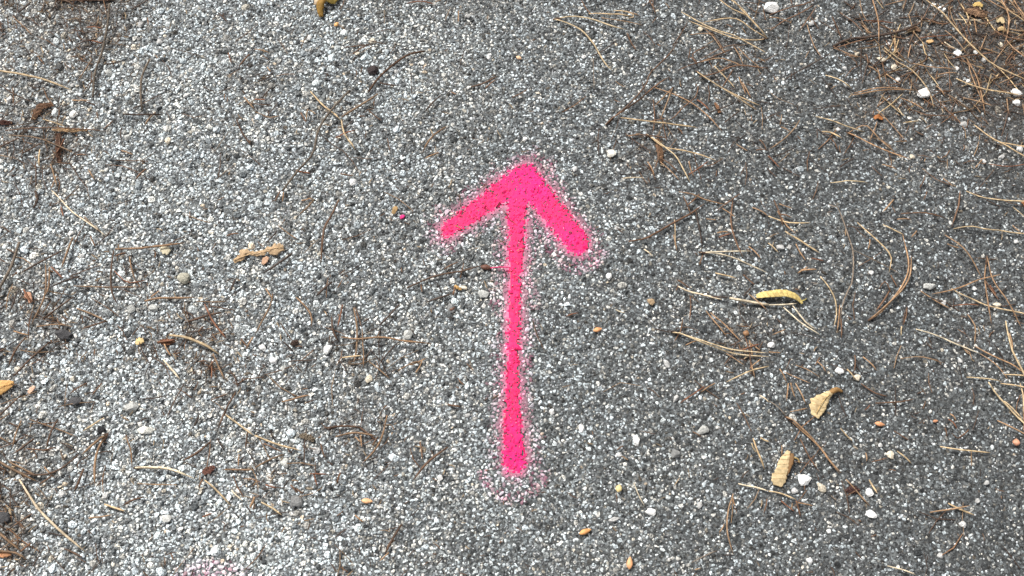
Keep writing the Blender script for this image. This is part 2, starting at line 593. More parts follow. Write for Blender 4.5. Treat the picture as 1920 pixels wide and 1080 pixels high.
# the coat on the binder between the stones
st = 0.0016
bx = np.arange(-0.11, 0.11, st); by = np.arange(-0.20, 0.22, st)
BX, BY = np.meshgrid(bx + ax0, by + ay0)
bpx, bpy_ = pix(BX.ravel(), BY.ravel())
bd = (arrow_sdf(bpx, bpy_) + 7.0 * (vnoise(bpx, bpy_, 7, 7) - .5) + 2.5).reshape(BX.shape)
ins = (bd[:-1, :-1] < 0) & (bd[1:, 1:] < 0) & (rng.random((len(by) - 1, len(bx) - 1)) > 0.10)
ii, jj = np.where(ins)
w = len(bx)
q = ii * w + jj
BZ = gz(BX, BY) + 0.0004 + rng.uniform(0, .0005, BX.shape)
BV = np.stack([BX - ax0, BY - ay0, BZ], 2).reshape(-1, 3)
link('paint_on_binder', tri_mesh('paint_on_binder', BV, np.stack([q, q + 1, q + w + 1, q + w], 1), pink_colour(bpx, bpy_) * 0.9, M_PAINT, True), arrow)
# overspray: a thin uneven mist on the stones around
mist = 0.55 * np.exp(-np.maximum(dF, 0) / 8.0) + 0.26 * np.exp(-np.maximum(dF, 0) / 24.0)
ring = np.exp(-((np.hypot(cpx - 963, cpy - 880) - 55) / 12) ** 2) * (cpy > 880) * 0.34
ring = ring + np.exp(-((np.hypot(cpx - 1083, cpy - 455) - 52) / 9) ** 2) * (cpy > 470) * 0.25 + np.exp(-((np.hypot(cpx - 990, cpy - 345) - 48) / 12) ** 2) * (cpy < 335) * 0.25
mist = np.maximum(mist, ring)
mist = mist * (0.35 + 1.1 * vnoise(cpx, cpy, 9, 12)) * (0.6 + 0.7 * vnoise(cpx, cpy, 30, 13)) * (0.7 + 0.6 * rng.random(len(dF)))
sel = (~core) & vis & (nrm[:, 2] > 0.15) & (dF < 85) & (mist > 0.085)
stone_c = Call[Fall[:, 0]][sel]
mm = np.clip(mist[sel] * 1.15, 0, .9)[:, None]
film(sel, stone_c * (1 - mm) + np.array([0.93, 0.27, 0.46]) * mm, 'overspray', 0.00012)

hz = np.exp(-np.maximum(bd.ravel(), 0) / 9.0) * (0.4 + 0.9 * vnoise(bpx, bpy_, 12, 18))
hzq = hz.reshape(BX.shape)[:-1, :-1]
hi, hj = np.where((~ins) & (bd[:-1, :-1] > 0) & (hzq > 0.2) & (rng.random(ins.shape) < 0.75))
q = hi * w + hj
hm = np.clip(hz * 0.6, 0, .6)[:, None]
link('mist_on_binder', tri_mesh('mist_on_binder', BV, np.stack([q, q + 1, q + w + 1, q + w], 1), np.array([.10, .10, .10]) * (1 - hm) + np.array([0.92, 0.22, 0.42]) * hm,
     M_PAINT, True), arrow)

# faint second overspray at the lower edge
pm = 0.38 * np.exp(-(((cpx - 385) / 42) ** 2 + ((cpy - 1072) / 22) ** 2)) + 0.25 * np.exp(-(((cpx - 445) / 20) ** 2 + ((cpy - 1066) / 12) ** 2))
pm = pm * (0.2 + 1.6 * vnoise(cpx, cpy, 9, 22))
sel2 = vis & (nrm[:, 2] > 0.15) & (pm > 0.09)
mm = np.clip(pm[sel2], 0, .6)[:, None]
T = tri[sel2] + nrm[sel2][:, None, :] * 0.00012
Vv = T.reshape(-1, 3)
link('overspray_patch', tri_mesh('overspray_patch', Vv, np.arange(len(Vv)).reshape(-1, 3),
     np.repeat(Call[Fall[:, 0]][sel2] * (1 - mm) + np.array([0.9, 0.3, 0.5]) * mm, 3, 0), M_PAINT),
     label='faint pale pink paint mist on the grit at the bottom edge', category='paint')

# ------------------------------------------------------------------ labels from landmarks that can be found in the photograph
LANDMARKS = [('tip of the pink arrow', 985, 318), ("pink arrow's left barb", 835, 436), ("pink arrow's right barb", 1090, 465), ('foot of the pink arrow', 962, 890),
             ('middle of the arrow shaft', 962, 640), ('yellow curled leaf', 1460, 557), ('tan wedge-shaped leaf', 1543, 755), ('tan torn leaf', 1466, 880),
             ('biggest white pebble', 1443, 18), ('crumbled tan leaf', 490, 477), ('olive brown leaf', 617, 12), ('orange leaf', 12, 728),
             ('dark round stone', 697, 133), ('blocky white pebble', 1730, 178), ('red-brown bark strip', 135, 246), ('grey-tan pebble', 345, 522),
             ('bottom-left corner', 0, 1080), ('bottom-right corner', 1920, 1080), ('top-right corner', 1920, 0), ('top-left corner', 0, 0),
             ('square cream flake', 310, 470), ('oblong pale pebble', 275, 808), ('orange seed', 1120, 620), ('round pale pebble', 1145, 291), ('right edge midpoint', 1920, 560),
             ('black pebble', 190, 806), ('pink-sprayed pebble', 755, 408), ('brown bud', 912, 505), ('salmon chip', 1901, 831), ('left edge midpoint', 0, 470)]
DIRS = ('right of', 'above-right of', 'above', 'above-left of', 'left of', 'below-left of', 'below', 'below-right of')
PENDING = []           # (object, noun phrase, px, py)


def where(px, py):
    best = min(LANDMARKS, key=lambda l: (l[1] - px) ** 2 + (l[2] - py) ** 2)
    dx, dy = px - best[1], best[2] - py
    a = int(round(math.atan2(dy, dx) / (math.pi / 4))) % 8
    return DIRS[a] + ' the ' + best[0], math.hypot(dx, dy)


def later(o, phrase, px, py, category, group):
    o['category'] = category
    o['group'] = group
    PENDING.append((o, phrase, px, py))


ORD = ['nearest', 'second', 'third', 'fourth', 'fifth', 'sixth', 'seventh', 'eighth', 'ninth', 'tenth', 'eleventh', 'twelfth']


def settle_labels():
    groups = {}
    for (o, ph, px, py) in PENDING:
        w_, d = where(px, py)
        groups.setdefault((ph, w_), []).append((d, o))
    for (ph, w_), L in groups.items():
        L.sort(key=lambda e: e[0])
        for k_, (d, o) in enumerate(L):
            o['label'] = f'{ph} {w_}' if len(L) == 1 else f'{ph} {w_}, ' + ('nearest one' if k_ == 0 else ORD[min(k_, 11)] + ' nearest')


# ------------------------------------------------------------------ loose pebbles
def pebble(px, py, wx, wy, col, phrase=None, rot=0.0, label=None, seed=None, h=0.62, name='pebble', mat=None, category='pebble', lift=0.35):
    """a loose stone, wx x wy photo pixels across"""
    s = seed if seed is not None else int(px * 7 + py * 13)
    V = rock(s, 9, 0.60, 0.22)
    a, b = wx * .5 * PXM * 1.12, wy * .5 * PXM * 1.12 / 0.95
    q = math.sqrt(a * b)
    W = V * np.array([a, b, q * h])
    c_, s_ = math.cos(rot), math.sin(rot)
    W = np.stack([W[:, 0] * c_ - W[:, 1] * s_, W[:, 0] * s_ + W[:, 1] * c_, W[:, 2]], 1)
    x, y = ground(px, py)
    zl = -W[:, 2].min()
    z = float(gz(x, y)) + 0.0004 + zl * (0.40 + lift * .5)
    o = link(name, tri_mesh(name, W, ICO2_F, None, mat or M_PEBBLE, False), None, (x, y, z), col)
    if label:
        o['label'] = label; o['category'] = category
    else:
        later(o, phrase, px, py, category, 'loose pebbles on the asphalt')
    return o


WHITE = (0.84, 0.83, 0.80); CREAM = (0.66, 0.58, 0.45); LGREY = (0.48, 0.48, 0.45); GREYS = (0.22, 0.22, 0.215); DARK = (0.07, 0.068, 0.07); TANP = (0.58, 0.42, 0.25)
pebble(1443, 18, 30, 27, WHITE, label='biggest white pebble, beside a sheaf of straw needles at the top edge', seed=3)
pebble(1730, 178, 29, 20, WHITE, label='blocky white pebble touching a long bent needle at upper right', seed=5)
pebble(345, 522, 28, 20, (0.36, 0.34, 0.27), label='grey-tan pebble lying right of the square cream flake', seed=8)
pebble(697, 133, 24, 18, (0.045, 0.033, 0.032), label='dark round stone on the pale grit near the top', seed=9)
pebble(275, 808, 27, 15, (0.70, 0.69, 0.62), label='oblong pale pebble among the grit at lower left', seed=12)
pebble(1145, 291, 20, 17, (0.80, 0.77, 0.68), label='round pale pebble above the right barb of the arrow', seed=21)
pebble(190, 806, 15, 14, (0.018, 0.018, 0.02), label='small black pebble left of the oblong pale pebble', seed=23)
pebble(755, 408, 10, 9, (0.62, 0.03, 0.17), label='tiny pink-sprayed pebble left of the arrow head', seed=24, category='pebble')
# (colour letter) w white, c cream, l light grey, g grey, d dark, t tan ; x y wx wy
PEBS = """w 1793 102 17 15;w 1764 20 20 13;w 1750 10 10 9;w 1795 101 16 15;w 1828 100 12 11;w 1843 115 9 14;w 1903 177 23 14;w 1904 195 15 14;w 1806 235 14 13
w 1520 47 13 11;w 1665 83 9 8;w 1583 129 10 9;c 1653 113 21 10;c 1675 126 12 13;c 1606 102 9 10;w 1717 81 7 7;w 1793 131 10 9;w 1813 155 10 9;w 1683 150 10 9
c 1875 86 10 11;w 1911 281 14 13;w 1877 295 12 8;w 1845 303 9 9;w 1768 200 8 8;c 1710 295 10 9;w 1571 243 10 9;w 580 75 13 13;w 565 136 11 10;w 877 31 15 10
w 918 107 10 13;w 675 82 8 8;w 743 135 10 9;w 663 343 16 15;c 1313 57 12 11;w 1095 107 9 8;w 1183 106 9 9;w 1078 318 11 11;w 985 262 10 10;d 120 628 32 18
l 288 577 20 13;w 155 481 11 10;l 247 578 17 14;d 80 482 10 9;d 380 636 24 18;d 90 408 17 10;l 765 627 20 17;w 1157 430 9 9;w 1142 521 12 11;l 907 552 20 16
g 847 579 17 15;w 493 653 13 12;w 513 676 16 14;c 692 711 12 14;w 615 656 17 15;l 533 693 14 14;c 869 540 13 8;d 893 667 13 10;d 757 426 10 8
w 1463 464 16 11;w 1480 463 8 8;l 1743 537 26 13;w 1770 567 10 13;w 1827 541 9 8;c 1870 573 15 10;w 1573 696 15 13;c 1607 708 14 12;w 1444 648 12 11;w 1633 511 9 9
w 1905 453 8 8;w 1800 677 9 9;w 1250 683 10 16;d 143 753 23 16;l 248 765 26 18;l 212 815 13 13;d 55 875 13 12;d 8 970 24 20;w 117 927 12 11;w 200 930 12 11
d 168 833 12 11;d 152 837 10 10;l 315 973 17 14;l 535 868 17 16;w 593 845 14 12;g 557 940 24 19;w 720 780 8 8;d 828 785 17 13;w 877 780 10 9;w 825 897 10 9
d 693 1032 14 12;w 1090 803 12 14;w 1193 827 14 19;l 1317 808 23 13;w 1220 960 16 12;w 1150 975 18 9;w 1267 747 10 16;w 1035 772 10 9;g 1265 853 18 15;w 1160 853 10 9
w 1312 947 10 10;w 1505 900 23 20;c 1540 915 13 19;w 1628 925 16 15;w 1632 965 19 12;w 1488 920 12 11;g 1570 902 12 11;w 1802 985 12 11;w 1760 1043 11 10
w 1553 997 9 9;w 1518 1052 11 10;g 1635 825 13 12;w 1650 835 8 8;w 1847 907 12 8;c 1668 853 12 14;w 1572 85 8 8;w 1830 940 9 9;w 140 215 16 14;w 70 160 12 12;w 137 160 10 10
l 205 138 15 13;w 265 48 13 12;d 415 30 20 10;d 420 62 14 9;d 220 187 13 9;w 300 80 12 12;l 240 260 15 14;c 315 265 13 12;w 350 180 14 9;w 20 190 13 12"""
PC = {'w': (WHITE, 'white'), 'c': (CREAM, 'cream'), 'l': (LGREY, 'light grey'), 'g': (GREYS, 'grey'), 'd': (DARK, 'dark'), 't': (TANP, 'tan')}
done = set()
for e in PEBS.replace('\n', ';').split(';'):
    c, x, y, a, b = e.split()
    x, y, a, b = map(float, (x, y, a, b))
    if any(abs(x - p) + abs(y - q) < 6 for p, q in done):
        continue
    done.add((x, y))
    if (c in 'lgd' and a * b < 170) or (c == 'd' and (x, y) not in ((120, 628), (143, 753), (8, 970))):
        continue
    base, nm = PC[c]
    j = 0.86 + 0.2 * random.random()
    if c == 'w' and a * b < 190:
        j *= random.choice((0.5, 0.6, 0.7, 0.85))
    col = tuple(min(.88, v * j) for v in base)
    size = 'tiny' if a * b < 110 else ('small' if a * b < 260 else 'larger')
    pebble(x, y, a, b, col, f'{size} {nm} pebble', rot=random.uniform(-.5, .5))


# ------------------------------------------------------------------ pine needles and twigs
def spline(pts, n):
    """Catmull-Rom through pts (k,d) -> (n,d)"""
    p = np.array(pts, float)
    if len(p) == 2:
        t = np.linspace(0, 1, n)[:, None]
        return p[0] * (1 - t) + p[1] * t
    e = np.vstack([2 * p[0] - p[1], p, 2 * p[-1] - p[-2]])
    seg = np.hypot(*(p[1:, :2] - p[:-1, :2]).T)
    cum = np.concatenate([[0], np.cumsum(seg)]); cum /= cum[-1]
    out = []
    for t in np.linspace(0, 1, n):
        k_ = min(int(np.searchsorted(cum, t, 'right')) - 1, len(p) - 2)
        u = (t - cum[k_]) / max(cum[k_ + 1] - cum[k_], 1e-9)
        a, b, c, d = e[k_], e[k_ + 1], e[k_ + 2], e[k_ + 3]
        out.append(.5 * ((2 * b) + (c - a) * u + (2 * a - 5 * b + 4 * c - d) * u * u + (3 * b - a - 3 * c + d) * u ** 3))
    return np.array(out)


def tube(path, rad, sides=5, flatz=0.75):
    """tapered tube along path (n,3) with radii (n,)"""
    n = len(path)
    tan = np.gradient(path, axis=0); tan /= np.linalg.norm(tan, axis=1)[:, None] + 1e-12
    side = np.cross(tan, np.array([0, 0, 1.0])); side /= np.linalg.norm(side, axis=1)[:, None] + 1e-12
    up = np.cross(side, tan)
    a = np.linspace(0, 2 * math.pi, sides, endpoint=False)
    V = path[:, None] + rad[:, None, None] * (np.cos(a)[None, :, None] * side[:, None] + flatz * np.sin(a)[None, :, None] * up[:, None])
    V = V.reshape(-1, 3)
    F = []
    for i2 in range(n - 1):
        for j2 in range(sides):
            k2 = (j2 + 1) % sides
            F += [(i2 * sides + j2, i2 * sides + k2, (i2 + 1) * sides + k2), (i2 * sides + j2, (i2 + 1) * sides + k2, (i2 + 1) * sides + j2)]
    for e in (0, n - 1):
        for j2 in range(1, sides - 1):
            t3 = (e * sides, e * sides + j2, e * sides + j2 + 1)
            F.append(t3 if e else t3[::-1])
    return V, np.array(F)


NC = {'s': ((0.52, 0.385, 0.225), 'straw-coloured'), 'p': ((0.66, 0.55, 0.39), 'pale'), 't': ((0.34, 0.21, 0.118), 'tan'), 'b': ((0.15, 0.082, 0.047), 'brown'),
      'r': ((0.20, 0.085, 0.045), 'reddish'), 'd': ((0.06, 0.04, 0.03), 'dark'), 'g': ((0.20, 0.155, 0.115), 'grey-brown')}


def needle_path(pts, level, n=None, arc=None):
    L = sum(math.hypot(pts[k_ + 1][0] - pts[k_][0], pts[k_ + 1][1] - pts[k_][1]) for k_ in range(len(pts) - 1))
    n = n or max(6, min(16, int(L / 11)))
    g = [ground(*p) for p in pts]
    xy = spline(g, n)
    t = np.linspace(0, 1, n)
    jit = np.array([vnoise(np.array([xy[i3, 0] * 1000]), np.array([xy[i3, 1] * 1000]), 14, 31)[0] for i3 in range(n)]) - .5
    perp = np.stack([-np.gradient(xy[:, 1]), np.gradient(xy[:, 0])], 1)
    perp /= np.linalg.norm(perp, axis=1)[:, None] + 1e-12
    xy = xy + perp * (jit * 0.0012)[:, None] * np.sin(np.pi * t)[:, None]
    arc = (0.0012 + 0.00002 * L * random.uniform(0.3, 1.6)) if arc is None else arc
    mode = random.random()
    if mode < .5:
        zz = arc * np.sin(np.pi * t)
    elif mode < .8:
        zz = arc * t ** 2 * 1.3
    else:
        zz = arc * (1 - t) ** 2 * 1.3
    z = gz(xy[:, 0], xy[:, 1]) + 0.0019 + 0.0019 * np.clip(dustiness(*pix(xy[:, 0], xy[:, 1])), 0, 1) + level + zz + 0.0006 * jit
    return np.column_stack([xy, z]), L


def needle_mesh(name, path, width, origin, mat, taper=True, sides=5):
    t = np.linspace(0, 1, len(path))
    r = width * .5 * (np.clip(0.72 + 0.9 * np.minimum(t, .35), 0, 1) * np.clip((1 - t) * 4.5 + .22, 0, 1) if taper else
                      0.85 + 0.3 * vnoise(t * 90, t * 3, 9, 17))
    V, F = tube(path - np.array(origin), r, sides)
    return tri_mesh(name, V, F, None, mat, True)


def shape_words(pts, L):
    ch = math.hypot(pts[-1][0] - pts[0][0], pts[-1][1] - pts[0][1])
    bend = L / max(ch, 1)
    ln = 'short' if L < 45 else ('medium' if L < 95 else 'long')
    sh = 'straight' if bend < 1.012 else ('curved' if bend < 1.12 else 'bent')
    dx, dy = pts[-1][0] - pts[0][0], -(pts[-1][1] - pts[0][1])
    a = math.degrees(math.atan2(dy, dx)) % 180
    return ln, sh


def jitter_col(c):
    j = random.uniform(0.82, 1.18); h = random.uniform(-.04, .04)
    return (min(.85, c[0] * j * (1 + h)), min(.8, c[1] * j), min(.75, c[2] * j * (1 - h)))


def add_needle(code, width, chains):
    base, cname = NC[code[0]]
    twig = 'T' in code
    level = random.uniform(0, 0.0012)
    w = width * PXM * (0.90 if chains[0][0][0] < 950 else 0.67)
    col = jitter_col(base)
    if np.mean([p[0] for p in chains[0]]) < 950 and code[0] in 'tbg':
        col = tuple(v * 0.62 for v in col)
    allp = [p for ch in chains for p in ch]
    mx_, my_ = np.mean([p[0] for p in chains[0]]), np.mean([p[1] for p in chains[0]])
    if len(chains) == 1:
        path, L = needle_path(chains[0], level)
        o0 = (float(path[0, 0]), float(path[0, 1]), float(path[0, 2]))
        nm = 'twig' if twig else 'pine_needle'
        o = link(nm, needle_mesh(nm, path, w, o0, M_BARK if twig else M_NEEDLE, not twig), None, o0, col)
        ln, sh = shape_words(chains[0], L)
        later(o, f'{ln} {sh} {cname} ' + ('twig' if twig else 'pine needle'), mx_, my_, 'twig' if twig else 'pine needle',
              'twigs on the asphalt' if twig else 'dry pine needles on the asphalt')
        return
    x0, y0 = ground(*chains[0][0])
    o0 = (x0, y0, float(gz(x0, y0)) + 0.002)
    root = empty('pine_needle_pair' if len(chains) == 2 else 'pine_needle_sheaf', o0)
    L0 = 0
    for k_, ch in enumerate(chains):
        path, L = needle_path(ch, level + 0.0004 * k_)
        L0 = max(L0, L)
        path[0, 2] = o0[2] + 0.0008
        link('needle', needle_mesh('needle', path, w, o0, M_NEEDLE), root, (0, 0, 0), jitter_col(col))
    a = np.array(chains[0][0], float); b = np.array(chains[0][1], float)
    d = (b - a) / np.linalg.norm(b - a)
    g0, g1 = ground(*(a - d * 4)), ground(*(a + d * 14))
    sp = np.array([[g0[0], g0[1], o0[2]], [(g0[0] + g1[0]) / 2, (g0[1] + g1[1]) / 2, o0[2] + .0009], [g1[0], g1[1], o0[2] + .0009]])
    V, F = tube(sp - np.array(o0), np.array([.4, .75, .62]) * w * 1.15, 6)
    link('sheath', tri_mesh('sheath', V, F, None, M_BARK, True), root, (0, 0, 0), (0.10, 0.06, 0.04))
    ln, sh = shape_words(chains[0], L0)
    noun = 'pine needle pair' if len(chains) == 2 else 'sheaf of pine needles'
    later(root, f'{ln} {sh} {cname} {noun}', np.mean([p[0] for p in allp]), np.mean([p[1] for p in allp]), 'pine needles', 'joined pine needles on the asphalt')


